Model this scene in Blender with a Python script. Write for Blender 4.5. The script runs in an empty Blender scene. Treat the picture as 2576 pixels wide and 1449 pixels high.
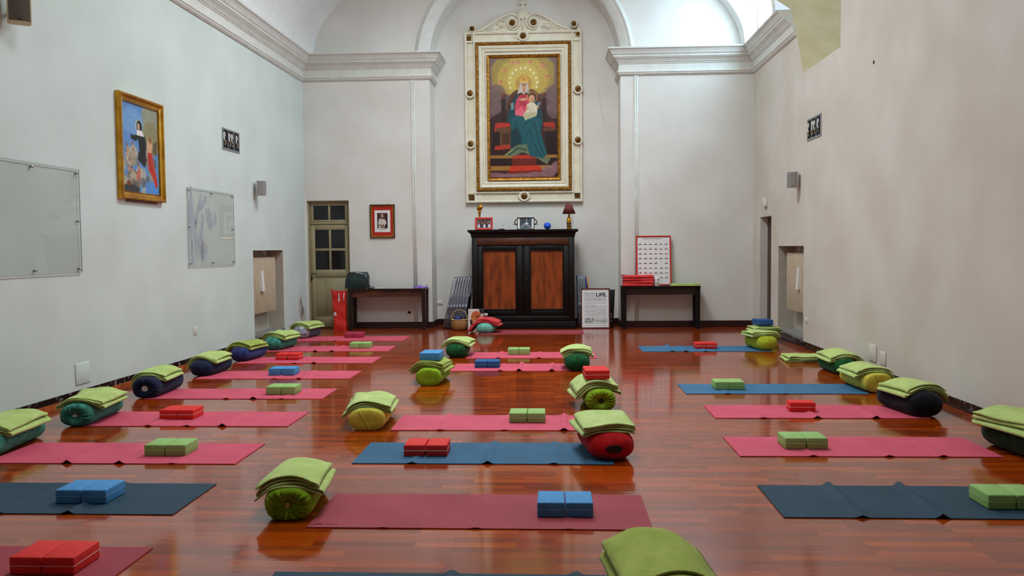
import bpy, bmesh, math, random
import numpy as np
from mathutils import Matrix, Vector
PI = math.pi
SC = bpy.context.scene
COL = SC.collection

# ------------------------------------------------------------------ camera, sky, exposure
def cam():
    yaw, pitch, roll = math.radians(2.861), math.radians(-2.755), math.radians(-0.516)
    f = Vector((-math.sin(yaw)*math.cos(pitch), math.cos(yaw)*math.cos(pitch), math.sin(pitch)))
    r = Vector((math.cos(yaw), math.sin(yaw), 0)); u = r.cross(f)
    r2 = math.cos(roll)*r + math.sin(roll)*u; u2 = -math.sin(roll)*r + math.cos(roll)*u
    cd = bpy.data.cameras.new('camera'); co = bpy.data.objects.new('camera', cd); COL.objects.link(co)
    m = Matrix((r2, u2, -f)).transposed().to_4x4(); m.translation = (0, 0, 1.5)
    co.matrix_world = m
    cd.sensor_width = 36; cd.lens = 2084/2576*36; cd.clip_start = 0.05; cd.clip_end = 100
    SC.camera = co
cam()
W = bpy.data.worlds.new('sky'); SC.world = W; W.use_nodes = True
W.node_tree.nodes['Background'].inputs[0].default_value = (0.75, 0.87, 1.0, 1)
W.node_tree.nodes['Background'].inputs[1].default_value = 1.0
SC.view_settings.view_transform = 'Standard'; SC.view_settings.look = 'None'
SC.view_settings.gamma = 1; SC.view_settings.use_curve_mapping = False
SC.view_settings.exposure = 0.0
WIN_VAULT, FILL_LEFT, WIN_FAR, FILL_NEAR, FILL_BACK, FILL_CROWN, FILL_CROWN2 = 14.0, 7.5, 0.7, 10.0, 0.3, 25.0, 14.0  # left, near, back and crown values drive added light panes

# ------------------------------------------------------------------ helpers
def lin(c):
    o = []
    for v in c[:3]:
        v /= 255.0
        o.append(v/12.92 if v <= 0.04045 else ((v+0.055)/1.055)**2.4)
    return tuple(o)
def mat(name, c, rough=0.7, metal=0.0, c2=None, scale=8.0, bump=0.0, bscale=60.0, spec=0.5, stretch=None, sheen=0.0, detail=4.0, lo=.35, hi=.65, coat=0.0):
    m = bpy.data.materials.new(name); m.use_nodes = True
    nt = m.node_tree; b = nt.nodes['Principled BSDF']; L = nt.links
    b.inputs['Roughness'].default_value = rough; b.inputs['Metallic'].default_value = metal
    b.inputs['Specular IOR Level'].default_value = spec
    if sheen: b.inputs['Sheen Weight'].default_value = sheen
    if coat: b.inputs['Coat Weight'].default_value = coat
    b.inputs['Base Color'].default_value = (*lin(c), 1)
    tc = nt.nodes.new('ShaderNodeTexCoord'); src = tc.outputs['Object']
    if stretch:
        mp = nt.nodes.new('ShaderNodeMapping'); mp.inputs['Scale'].default_value = stretch
        L.new(src, mp.inputs[0]); src = mp.outputs[0]
    if c2:
        n = nt.nodes.new('ShaderNodeTexNoise'); n.inputs['Scale'].default_value = scale; n.inputs['Detail'].default_value = detail
        L.new(src, n.inputs['Vector'])
        r = nt.nodes.new('ShaderNodeValToRGB'); r.color_ramp.elements[0].position = lo; r.color_ramp.elements[1].position = hi
        r.color_ramp.elements[0].color = (*lin(c), 1); r.color_ramp.elements[1].color = (*lin(c2), 1)
        L.new(n.outputs['Fac'], r.inputs[0]); L.new(r.outputs[0], b.inputs['Base Color'])
    if bump:
        n = nt.nodes.new('ShaderNodeTexNoise'); n.inputs['Scale'].default_value = bscale; n.inputs['Detail'].default_value = 3
        L.new(src, n.inputs['Vector'])
        bp = nt.nodes.new('ShaderNodeBump'); bp.inputs['Strength'].default_value = bump; bp.inputs['Distance'].default_value = 0.01
        L.new(n.outputs['Fac'], bp.inputs['Height']); L.new(bp.outputs[0], b.inputs['Normal'])
    return m

class MB:
    def __init__(s): s.v=[]; s.f=[]; s.m=[]; s.s=[]; s.x=None
    def add(s, vs, fs, mi=0, sm=False):
        o=len(s.v)
        for p in vs:
            p=Vector(p)
            if s.x is not None: p=s.x@p
            s.v.append(tuple(p))
        for f in fs: s.f.append([i+o for i in f]); s.m.append(mi); s.s.append(sm)
        return s
    def box(s,x0,x1,y0,y1,z0,z1,mi=0,bv=0.0,seg=2):
        vs=[(x,y,z) for x in (x0,x1) for y in (y0,y1) for z in (z0,z1)]
        fs=[(0,1,3,2),(4,6,7,5),(0,4,5,1),(2,3,7,6),(0,2,6,4),(1,5,7,3)]
        if bv<=0: return s.add(vs,fs,mi)
        bm=bmesh.new(); bv_=[bm.verts.new(p) for p in vs]
        for f in fs: bm.faces.new([bv_[i] for i in f])
        bmesh.ops.bevel(bm,geom=list(bm.edges),offset=bv,segments=seg,profile=0.5,affect='EDGES')
        bm.verts.index_update()
        s.add([v.co.copy() for v in bm.verts],[[v.index for v in f.verts] for f in bm.faces],mi,True); bm.free(); return s
    def prism(s,poly,a,b,axis='y',mi=0,sm=False):
        n=len(poly)
        def P(p,t): return {'y':(p[0],t,p[1]),'x':(t,p[0],p[1]),'z':(p[0],p[1],t)}[axis]
        vs=[P(p,a) for p in poly]+[P(p,b) for p in poly]
        fs=[list(range(n)),list(range(2*n-1,n-1,-1))]
        s.add(vs,fs,mi)
        return s.add(vs,[(i,i+n,(i+1)%n+n,(i+1)%n) for i in range(n)],mi,sm)
    def lathe(s,prof,c=(0,0,0),seg=24,mi=0,sm=True,sx=1.0,sy=1.0):
        vs=[];fs=[];n=len(prof)
        for (r,z) in prof:
            for k in range(seg):
                a=2*PI*k/seg; vs.append((c[0]+r*math.cos(a)*sx,c[1]+r*math.sin(a)*sy,c[2]+z))
        for i in range(n-1):
            for k in range(seg):
                k2=(k+1)%seg; fs.append((i*seg+k,i*seg+k2,(i+1)*seg+k2,(i+1)*seg+k))
        fs.append(list(range(seg-1,-1,-1))); fs.append([(n-1)*seg+k for k in range(seg)])
        return s.add(vs,fs,mi,sm)
    def tube(s,path,r,seg=8,mi=0,closed=False):
        P=[Vector(p) for p in path]; n=len(P); vs=[];fs=[]; up=None
        for i in range(n):
            a=P[(i-1)%n] if (closed or i>0) else P[i]; b=P[(i+1)%n] if (closed or i<n-1) else P[i]
            t=(b-a).normalized()
            if up is None: up=Vector((0,0,1)) if abs(t.z)<.9 else Vector((1,0,0))
            x=up-t*up.dot(t)
            if x.length<1e-5: x=t.orthogonal()
            x.normalize(); y=t.cross(x); up=x
            rr=r[i] if isinstance(r,(list,tuple)) else r
            for k in range(seg):
                an=2*PI*k/seg; vs.append(P[i]+(x*math.cos(an)+y*math.sin(an))*rr)
        m=n if closed else n-1
        for i in range(m):
            j=(i+1)%n
            for k in range(seg):
                k2=(k+1)%seg; fs.append((i*seg+k,i*seg+k2,j*seg+k2,j*seg+k))
        if not closed: fs.append(list(range(seg-1,-1,-1))); fs.append([(n-1)*seg+k for k in range(seg)])
        return s.add(vs,fs,mi,True)
    def frame(s,x0,x1,z0,z1,prof,mi=0):
        # prof: (inset, y) pairs swept round a rectangle standing in the xz plane
        n=len(prof); vs=[];fs=[]
        for (i,y) in prof: vs+=[(x0+i,y,z0+i),(x1-i,y,z0+i),(x1-i,y,z1-i),(x0+i,y,z1-i)]
        for a in range(n-1):
            for k in range(4): fs.append((a*4+k,a*4+(k+1)%4,(a+1)*4+(k+1)%4,(a+1)*4+k))
        return s.add(vs,fs,mi)
    def ball(s,c,r,mi=0,seg=20,rings=12,sx=1,sy=1,sz=1):
        prof=[(r*math.sin(PI*(i+.01)/(rings+.02))*1.0,-r*math.cos(PI*(i+.01)/(rings+.02))*sz) for i in range(rings+1)]
        return s.lathe(prof,c,seg,mi,True,sx,sy)
    def grid(s,fn,nu,nv,mi=0,sm=True,close_u=False):
        vs=[];fs=[]
        for j in range(nv+1):
            for i in range(nu+(0 if close_u else 1)): vs.append(fn(i/nu,j/nv))
        w=nu if close_u else nu+1
        for j in range(nv):
            for i in range(nu): fs.append((j*w+i,j*w+(i+1)%w,(j+1)*w+(i+1)%w,(j+1)*w+i))
        return s.add(vs,fs,mi,sm)
    def build(s,name,mats,parent=None,loc=None,rot=None,norm=True):
        me=bpy.data.meshes.new(name); me.from_pydata(s.v,[],s.f); me.update()
        for m in (mats if isinstance(mats,(list,tuple)) else [mats]): me.materials.append(m)
        me.polygons.foreach_set('material_index',s.m); me.polygons.foreach_set('use_smooth',s.s)
        if norm:
            bm=bmesh.new(); bm.from_mesh(me); bmesh.ops.recalc_face_normals(bm,faces=bm.faces); bm.to_mesh(me); bm.free()
        o=bpy.data.objects.new(name,me); COL.objects.link(o)
        if parent: o.parent=parent
        if loc: o.location=loc
        if rot: o.rotation_euler=rot
        return o
def tag(o,label,cat,group=None):
    o['label']=label; o['category']=cat
    if group: o['group']=group
    return o
def thing(name,label,cat,loc=(0,0,0),rz=0,group=None,rot=None):
    o=bpy.data.objects.new(name,None); COL.objects.link(o); o.empty_display_size=.1
    o.location=loc; o.rotation_euler=rot if rot else (0,0,rz)
    return tag(o,label,cat,group)
def struct(o): o['kind']='structure'; return o
def copy_tree(o,parent=None):
    c=o.copy(); COL.objects.link(c)
    if parent: c.parent=parent
    for ch in list(o.children): copy_tree(ch,c)
    return c
def text_part(name,txt,size,m,parent,loc,rot=(PI/2,0,0),align='LEFT',width=None,ext=.0006,shear=0,bold=0):
    cu=bpy.data.curves.new(name,'FONT'); cu.body=txt; cu.size=size; cu.align_x=align; cu.extrude=ext; cu.shear=shear; cu.offset=bold
    ob=bpy.data.objects.new(name+'_tmp',cu); COL.objects.link(ob)
    dg=bpy.context.evaluated_depsgraph_get(); me=bpy.data.meshes.new_from_object(ob.evaluated_get(dg))
    bpy.data.objects.remove(ob); me.materials.clear(); me.materials.append(m)
    o=bpy.data.objects.new(name,me); COL.objects.link(o); o.parent=parent; o.location=loc; o.rotation_euler=rot
    if width and me.vertices:
        xs=[v.co.x for v in me.vertices]; k=width/(max(xs)-min(xs)); o.scale=(k,1,1)
    return o
def XL(y): return -4.70-(15.6-y)*0.02
def sm(t): t=max(0,min(1,t)); return t*t*(3-2*t)
def hsh(*a):
    h=0
    for v in a: h=(h*131+int(v*1000)*7919)%100003
    return h/100003.0

# ------------------------------------------------------------------ painted pictures (pigment stored per vertex)
class Canvas:
    def __init__(s,w,h,c): s.w=w; s.h=h; s.a=np.empty((h,w,3)); s.a[:]=c; s.X,s.Y=np.meshgrid((np.arange(w)+.5)/w,(np.arange(h)+.5)/h); s.bx=(0,0,1,1)
    def view(s,x0,y0,x1,y1): s.bx=(x0,y0,x1,y1)
    def _n(s,x,y): x0,y0,x1,y1=s.bx; return (x-x0)/(x1-x0),(y-y0)/(y1-y0)
    def _put(s,m,c,soft,al):
        m=m.astype(float)
        for _ in range(soft):
            p=np.pad(m,1,mode='edge'); m=(p[:-2,1:-1]+p[2:,1:-1]+p[1:-1,:-2]+p[1:-1,2:]+4*m)/8
        m=(m*al)[...,None]; s.a=s.a*(1-m)+np.array(c,float)*m
    def poly(s,pts,c,soft=1,al=1.0):
        q=[s._n(*p) for p in pts]; m=np.zeros((s.h,s.w),bool)
        for i in range(len(q)):
            (xa,ya),(xb,yb)=q[i],q[i-1]
            if ya==yb: continue
            t=((s.Y>ya)!=(s.Y>yb))&(s.X<(xb-xa)*(s.Y-ya)/(yb-ya)+xa); m^=t
        s._put(m,c,soft,al)
    def ell(s,cx,cy,rx,ry,c,soft=1,al=1.0,ang=0,ring=None):
        x0,y0,x1,y1=s.bx; X=s.X*(x1-x0)+x0-cx; Y=s.Y*(y1-y0)+y0-cy
        ca,sa=math.cos(ang),math.sin(ang); d=((X*ca+Y*sa)/rx)**2+((-X*sa+Y*ca)/ry)**2
        m=d<1
        if ring: m&=d>ring*ring
        s._put(m,c,soft,al)
    def line(s,pts,wd,c,soft=1,al=1.0):
        x0,y0,x1,y1=s.bx; X=s.X*(x1-x0)+x0; Y=s.Y*(y1-y0)+y0; m=np.zeros((s.h,s.w),bool)
        for (ax,ay),(bx,by) in zip(pts[:-1],pts[1:]):
            dx,dy=bx-ax,by-ay; t=np.clip(((X-ax)*dx+(Y-ay)*dy)/(dx*dx+dy*dy+1e-9),0,1)
            m|=(X-ax-t*dx)**2+(Y-ay-t*dy)**2<(wd/2)**2
        s._put(m,c,soft,al)
    def noise(s,amp,seed=1,cell=6):
        r=np.random.RandomState(seed)
        for k in (cell,cell//2 or 1):
            g=r.rand(s.h//k+2,s.w//k+2)-.5; g=np.kron(g,np.ones((k,k)))[:s.h,:s.w]
            for _ in range(k): 
                p=np.pad(g,1,mode='edge'); g=(p[:-2,1:-1]+p[2:,1:-1]+p[1:-1,:-2]+p[1:-1,2:]+4*g)/8
            s.a=s.a*(1+amp*2*g[...,None])
    def build(s,name,x0,x1,z0,z1,parent,y=0.0,rough=.45):
        p=np.pad(s.a,((1,1),(1,1),(0,0)),mode='edge'); s.a=(p[:-2,1:-1]+p[2:,1:-1]+p[1:-1,:-2]+p[1:-1,2:]+4*s.a)/8
        w,h=s.w,s.h; xs=np.linspace(x0,x1,w); zs=np.linspace(z1,z0,h)
        V=np.zeros((h,w,3)); V[...,0]=xs[None,:]; V[...,1]=y; V[...,2]=zs[:,None]
        idx=np.arange(w*h).reshape(h,w)
        F=np.stack([idx[1:,:-1],idx[1:,1:],idx[:-1,1:],idx[:-1,:-1]],-1).reshape(-1,4)
        me=bpy.data.meshes.new(name); me.from_pydata(V.reshape(-1,3).tolist(),[],F.tolist()); me.update()
        a=np.clip(s.a/255.0,0,1); l=np.where(a<=.04045,a/12.92,((a+.055)/1.055)**2.4)
        c=np.ones((h*w,4),np.float32); c[:,:3]=l.reshape(-1,3)
        at=me.color_attributes.new('pigment','FLOAT_COLOR','POINT'); at.data.foreach_set('color',c.ravel())
        m=bpy.data.materials.new(name+'_paint'); m.use_nodes=True; b=m.node_tree.nodes['Principled BSDF']
        n=m.node_tree.nodes.new('ShaderNodeAttribute'); n.attribute_name='pigment'; m.node_tree.links.new(n.outputs['Color'],b.inputs['Base Color'])
        b.inputs['Roughness'].default_value=rough; b.inputs['Specular IOR Level'].default_value=.3
        me.materials.append(m); o=bpy.data.objects.new(name,me); COL.objects.link(o); o.parent=parent
        return o

# ------------------------------------------------------------------ materials
M={}
M['wall']=mat('plaster_white',(224,222,215),.9,c2=(216,212,204),scale=1.3,bump=.12,bscale=9,spec=.2)
M['walll']=mat('plaster_cool_white',(210,220,214),.9,c2=(202,211,204),scale=1.3,bump=.12,bscale=9,spec=.2)  # same plaster as the right wall, cool daylight cast put into the colour
M['wallr']=mat('plaster_warm_white',(213,207,196),.9,c2=(203,194,180),scale=1.1,bump=.12,bscale=9,spec=.2)  # same plaster as the left wall, warm floor bounce put into the colour
M['vault']=mat('vault_white',(228,229,226),.9,c2=(220,221,218),scale=1.5,bump=.1,bscale=9,spec=.2)
M['cream']=mat('cream_plaster',(224,214,180),.9,c2=(214,203,166),scale=4,bump=.15,bscale=20,spec=.2)  # warm reflected light on the window reveal put into the colour
M['trimw']=mat('moulding_white',(218,218,210),.7,spec=.3,c2=(210,209,201),scale=6)
M['niche']=mat('niche_plaster',(190,180,164),.9,c2=(178,168,152),scale=6,spec=.2)
M['marble']=mat('black_marble',(14,15,16),.25,c2=(150,150,154),scale=16,lo=.56,hi=.72,detail=9)
M['redbase']=mat('dark_red_skirting',(52,18,14),.4,c2=(38,12,10),scale=10)
M['strip']=mat('orange_wood_strip',(186,96,46),.35,c2=(135,62,28),scale=12)
M['sill']=mat('grey_marble_sill',(150,150,146),.3,c2=(120,120,118),scale=7)
M['olive']=mat('olive_door_paint',(158,146,112),.55,c2=(146,134,100),scale=5)
M['dglass']=mat('dark_glass',(10,11,14),.12,spec=.5)
M['dwood']=mat('dark_walnut',(40,19,11),.38,c2=(24,11,7),scale=5,stretch=(6,6,1))
M['blackwood']=mat('ebonised_wood',(15,8,6),.55,spec=.25,c2=(13,7,5),scale=6,stretch=(5,5,1))
M['burl']=mat('burl_panel',(156,72,18),.4,c2=(74,28,7),scale=3.0,stretch=(4,4,.8),detail=10,lo=.32,hi=.78)
M['frieze']=mat('frieze_wood',(96,46,16),.5,c2=(48,21,9),scale=4,stretch=(1,3,3),detail=8)
M['brown']=mat('brown_door_wood',(70,38,22),.45,c2=(55,28,16),scale=8)
M['gold']=mat('gilt',(196,140,48),.35,metal=.75,c2=(120,76,20),scale=26,bump=.35,bscale=60)
M['goldf']=mat('gilt_frame',(214,160,52),.3,metal=.8,c2=(172,116,30),scale=6)
M['bronze']=mat('antique_bronze',(132,92,30),.35,metal=.7,c2=(70,46,14),scale=30,bump=.4,bscale=90)
M['ivory']=mat('ivory_paint',(232,226,204),.5,c2=(222,214,190),scale=7,spec=.4)
M['black']=mat('black_satin',(14,14,15),.45)
M['voidb']=mat('dark_void',(6,6,6),.9)
M['chrome']=mat('brushed_steel',(190,192,196),.25,metal=1)
M['greytube']=mat('grey_tube',(150,155,166),.4,metal=.25)
M['chairseat']=mat('black_vinyl',(30,31,36),.5)
M['alu']=mat('grey_aluminium',(150,154,160),.4,metal=.5)
M['spkg']=mat('speaker_grille',(150,146,142),.7,bump=.3,bscale=400,c2=(140,136,132),scale=90)
M['spkd']=mat('speaker_grille_brown',(92,80,66),.7,bump=.3,bscale=400,c2=(80,68,56),scale=90)
M['spkb']=mat('speaker_shell',(206,204,198),.5)
M['spkc']=mat('speaker_shell_beige',(196,176,132),.5)
M['plastic']=mat('white_plastic',(222,220,212),.4)
M['rad']=mat('radiator_enamel',(206,190,164),.4,c2=(198,180,152),scale=5)
M['white']=mat('white_ceramic',(232,230,224),.3)
M['red']=mat('red_lacquer',(196,40,26),.4)
M['redmat']=mat('red_mount_card',(176,34,14),.8)
M['paper']=mat('paper',(226,226,224),.8)
M['ink']=mat('black_ink',(26,26,28),.8)
M['gink']=mat('grey_ink',(84,86,88),.8)
M['redink']=mat('dark_red_ink',(120,40,36),.8)
M['frameb']=mat('brown_frame_wood',(104,48,34),.4,c2=(88,38,26),scale=10)
M['pinkmat']=mat('pink_mat',(206,84,104),.75,c2=(196,74,96),scale=3,bump=.15,bscale=300,spec=.3)
M['darkpink']=mat('wine_red_mat',(162,66,74),.75,c2=(150,58,66),scale=3,bump=.15,bscale=300,spec=.3)
M['bluemat']=mat('slate_blue_mat',(52,98,128),.75,c2=(44,88,118),scale=3,bump=.15,bscale=300,spec=.3)
M['bluemat2']=mat('dark_slate_mat',(40,68,84),.75,c2=(34,60,76),scale=3,bump=.15,bscale=300,spec=.3)
M['bluemat3']=mat('bright_slate_mat',(58,110,146),.75,c2=(52,100,134),scale=3,bump=.15,bscale=300,spec=.3)
for k,c,c2 in (('brick_red',(224,44,36),(210,36,30)),('brick_blue',(74,146,200),(64,134,190)),('brick_green',(150,188,110),(138,176,98)),('brick_maroon',(176,52,82),(164,44,74)),('brick_dkblue',(38,92,150),(30,80,136))):
    M[k]=mat(k+'_foam',c,.7,c2=c2,scale=40,spec=.35)
M['band_white']=mat('white_foam_line',(236,214,206),.7); M['band_green']=mat('pale_green_foam_line',(178,206,120),.7); M['band_blue']=mat('pale_blue_foam_line',(110,150,186),.7); M['band_maroon']=mat('dark_pink_foam_line',(150,40,66),.7)
def wool(n,a,b): return mat(n,a,.95,c2=b,scale=9,bump=.5,bscale=130,spec=.1,sheen=.1)
M['wool']=wool('lime_wool',(192,210,130),(174,194,110)); M['wool2']=wool('olive_lime_wool',(172,186,92),(152,168,74)); M['wool3']=wool('pale_lime_wool',(194,212,138),(176,196,116))
M['woolr']=wool('coral_red_wool',(226,74,74),(210,58,60))
def vel(n,a,b,sc=18): return mat(n,a,.9,c2=b,scale=sc,bump=.35,bscale=70,spec=.15,sheen=.06)
M['b_lime']=vel('lime_cotton',(140,178,34),(118,156,24)); M['b_teal']=vel('teal_velvet',(72,150,128),(46,110,96)); M['b_navy']=vel('navy_cotton',(34,42,70),(24,30,54))
M['b_blue']=vel('blue_velvet',(52,64,118),(38,46,92)); M['b_yellow']=vel('mustard_velour',(208,196,76),(192,178,60)); M['b_dkgreen']=vel('bottle_green_velvet',(28,92,46),(18,66,32))
M['b_red']=vel('red_cotton',(196,26,30),(172,16,22)); M['b_aqua']=vel('aqua_cotton',(120,190,172),(98,168,152)); M['b_limedk']=vel('yellow_green_velour',(172,180,46),(154,162,34)); M['b_black']=vel('black_plush',(22,24,30),(14,15,20)); M['b_grey']=vel('grey_blue_cotton',(92,98,118),(80,86,106))
M['b_dark']=vel('dark_green_plush',(30,58,34),(20,42,24))
M['tan']=mat('tan_button',(186,160,90),.7); M['pale']=mat('pale_label',(196,188,180),.7)
M['wicker']=mat('wicker',(176,124,66),.7,c2=(128,80,36),scale=18,stretch=(1,1,5),bump=.6,bscale=50)
M['rim']=mat('wicker_rim',(206,170,112),.7)
M['bagg']=mat('bottle_green_nylon',(12,42,40),.45,c2=(5,18,20),scale=7,bump=.5,bscale=14)
M['tote']=mat('red_tote_fabric',(214,34,16),.6,c2=(186,22,10),scale=5,bump=.3,bscale=14)
M['purple']=wool('purple_cloth',(150,104,200),(124,80,176))
M['ball']=mat('blue_rubber',(30,84,206),.45,bump=.3,bscale=60)
M['shade']=mat('burgundy_lampshade',(104,44,36),.8)
M['wire']=mat('black_wire',(24,24,26),.5)
M['bluegl']=mat('dark_blue_glaze',(18,36,110),.2)
M['orangew']=mat('golden_wood_edge',(190,128,48),.4)
M['stain']=mat('damp_stain',(196,190,182),.95,spec=.1); M['fresco']=mat('faded_mural_paint',(176,182,196),.95,c2=(198,200,206),scale=7,spec=.1); M['fresco2']=mat('faded_mural_ground',(196,192,180),.95,c2=(206,204,196),scale=3,spec=.1)
M['emboss']=mat('embossed_wine_red',(128,46,54),.8)
M['crack']=mat('plaster_crack',(140,134,126),.95)

def floor_mat():
    m=bpy.data.materials.new('jatoba_strip_parquet'); m.use_nodes=True; nt=m.node_tree; b=nt.nodes['Principled BSDF']; L=nt.links
    tc=nt.nodes.new('ShaderNodeTexCoord')
    br=nt.nodes.new('ShaderNodeTexBrick'); L.new(tc.outputs['Object'],br.inputs['Vector'])
    br.inputs['Scale'].default_value=1; br.inputs['Brick Width'].default_value=.52; br.inputs['Row Height'].default_value=.068
    br.inputs['Mortar Size'].default_value=.0007; br.inputs['Mortar Smooth'].default_value=.3; br.offset=.37; br.offset_frequency=3; br.squash=1
    br.inputs['Color1'].default_value=(0,0,0,1); br.inputs['Color2'].default_value=(1,1,1,1); br.inputs['Mortar'].default_value=(0,0,0,1); br.inputs['Bias'].default_value=0
    r=nt.nodes.new('ShaderNodeValToRGB'); els=r.color_ramp.elements
    els[0].position=0; els[0].color=(*lin((120,40,7)),1); els[1].position=1; els[1].color=(*lin((170,70,18)),1)
    e=els.new(.35); e.color=(*lin((136,48,9)),1); e=els.new(.7); e.color=(*lin((150,57,13)),1)
    L.new(br.outputs['Color'],r.inputs[0])
    mp=nt.nodes.new('ShaderNodeMapping'); mp.inputs['Scale'].default_value=(2.5,40,1); L.new(tc.outputs['Object'],mp.inputs[0])
    n=nt.nodes.new('ShaderNodeTexNoise'); n.inputs['Scale'].default_value=1; n.inputs['Detail'].default_value=6; L.new(mp.outputs[0],n.inputs['Vector'])
    mx=nt.nodes.new('ShaderNodeMix'); mx.data_type='RGBA'; mx.blend_type='MULTIPLY'; mx.inputs['Factor'].default_value=.5
    L.new(r.outputs[0],mx.inputs['A']); L.new(n.outputs['Color'],mx.inputs['B'])
    g=nt.nodes.new('ShaderNodeHueSaturation'); g.inputs['Value'].default_value=1.35; g.inputs['Saturation'].default_value=1.02; L.new(mx.outputs['Result'],g.inputs['Color'])
    L.new(g.outputs[0],b.inputs['Base Color'])
    b.inputs['Roughness'].default_value=.09; b.inputs['Specular IOR Level'].default_value=.92; b.inputs['Coat Weight'].default_value=.15; b.inputs['Coat Roughness'].default_value=.28
    mp2=nt.nodes.new('ShaderNodeMapping'); mp2.inputs['Scale'].default_value=(3,14,1); L.new(tc.outputs['Object'],mp2.inputs[0])
    n2=nt.nodes.new('ShaderNodeTexNoise'); n2.inputs['Scale'].default_value=1.6; n2.inputs['Detail'].default_value=2; L.new(mp2.outputs[0],n2.inputs['Vector'])
    ad=nt.nodes.new('ShaderNodeMath'); ad.operation='MULTIPLY_ADD'; ad.inputs[1].default_value=.5; L.new(n2.outputs['Fac'],ad.inputs[0]); 
    ml=nt.nodes.new('ShaderNodeMath'); ml.operation='MULTIPLY'; ml.inputs[1].default_value=.35; L.new(br.outputs['Color'],ml.inputs[0]); L.new(ml.outputs[0],ad.inputs[2])
    bp=nt.nodes.new('ShaderNodeBump'); bp.inputs['Strength'].default_value=.10; bp.inputs['Distance'].default_value=.01; L.new(ad.outputs[0],bp.inputs['Height']); L.new(bp.outputs[0],b.inputs['Normal'])
    return m
M['floor']=floor_mat()
def emis(name,c,st):
    m=bpy.data.materials.new(name); m.use_nodes=True; nt=m.node_tree; nt.nodes.remove(nt.nodes['Principled BSDF'])
    e=nt.nodes.new('ShaderNodeEmission'); e.inputs[0].default_value=(*c,1); e.inputs[1].default_value=st
    nt.links.new(e.outputs[0],nt.nodes['Material Output'].inputs[0]); return m
def glass_mat():
    m=bpy.data.materials.new('clear_acrylic'); m.use_nodes=True; nt=m.node_tree; nt.nodes.remove(nt.nodes['Principled BSDF'])
    t=nt.nodes.new('ShaderNodeBsdfTransparent'); t.inputs[0].default_value=(.93,.94,.93,1)
    g=nt.nodes.new('ShaderNodeBsdfGlossy'); g.inputs['Roughness'].default_value=.03
    fr=nt.nodes.new('ShaderNodeFresnel'); fr.inputs[0].default_value=1.49
    mx=nt.nodes.new('ShaderNodeMixShader'); ge=nt.nodes.new('ShaderNodeNewGeometry'); mm=nt.nodes.new('ShaderNodeMath'); mm.operation='SUBTRACT'; mm.use_clamp=True; nt.links.new(fr.outputs[0],mm.inputs[0]); nt.links.new(ge.outputs['Backfacing'],mm.inputs[1]); nt.links.new(mm.outputs[0],mx.inputs[0]); nt.links.new(t.outputs[0],mx.inputs[1]); nt.links.new(g.outputs[0],mx.inputs[2])
    nt.links.new(mx.outputs[0],nt.nodes['Material Output'].inputs[0]); return m
M['acrylic']=glass_mat()
def hound_mat():
    m=bpy.data.materials.new('black_white_houndstooth'); m.use_nodes=True; nt=m.node_tree; b=nt.nodes['Principled BSDF']; b.inputs['Roughness'].default_value=.9
    tc=nt.nodes.new('ShaderNodeTexCoord'); mp=nt.nodes.new('ShaderNodeMapping'); mp.inputs['Rotation'].default_value=(0,.5,0); nt.links.new(tc.outputs['Object'],mp.inputs[0])
    ck=nt.nodes.new('ShaderNodeTexChecker'); ck.inputs['Scale'].default_value=66; ck.inputs[1].default_value=(.6,.62,.66,1); ck.inputs[2].default_value=(.012,.013,.03,1)
    nt.links.new(mp.outputs[0],ck.inputs[0]); nt.links.new(ck.outputs['Color'],b.inputs['Base Color']); return m
M['hound']=hound_mat()

# ------------------------------------------------------------------ the room
YB, YN, YF = 15.56, 16.20, -3.0          # end wall, back of the arched recess, wall behind the viewer
XR = 3.70
NX0, NX1 = -2.288, 1.264                 # arched recess
ACX, ACR, ACZ = (NX0+NX1)/2, (NX1-NX0)/2, 4.97
ZS = 5.14                                # spring of the vault
def vlim(y): return XL(y)+.23, 3.46
def vz(x,y):
    a,b=vlim(y); c=(a+b)/2; h=(b-a)/2; t=max(-1,min(1,(x-c)/h)); return ZS+1.95*math.sqrt(max(0,1-t*t))
def vx(z,y):
    a,b=vlim(y); c=(a+b)/2; h=(b-a)/2; t=(z-ZS)/1.95; return c+h*math.sqrt(max(0,1-t*t))
def yfar(z): # slanted far reveal of the high window by the end wall
    p=[(4.04,12.56),(4.73,12.92),(5.33,13.32),(6.3,13.7)]
    for (a,ya),(b,yb) in zip(p[:-1],p[1:]):
        if z<=b: return ya+(yb-ya)*(z-a)/(b-a)
    return p[-1][1]
EMB=[(10.96,yfar)]                       # the high window embrasure cut into the right wall
fl=MB().box(-5.3,4.8,YF-.3,YB+.9,-.12,0); struct(fl.build('floor',M['floor']))

def wall_panel(mb,fx,us,zs,holes):
    us=sorted(set(us+[h[0] for h in holes]+[h[1] for h in holes])); zs=sorted(set(zs+[h[2] for h in holes]+[h[3] for h in holes]))
    for i in range(len(us)-1):
        for j in range(len(zs)-1):
            u=(us[i]+us[i+1])/2; z=(zs[j]+zs[j+1])/2
            if any(a<u<b and c<z<d for a,b,c,d in holes): continue
            mb.add([fx(us[i],zs[j]),fx(us[i+1],zs[j]),fx(us[i+1],zs[j+1]),fx(us[i],zs[j+1])],[(0,1,2,3)])
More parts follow.
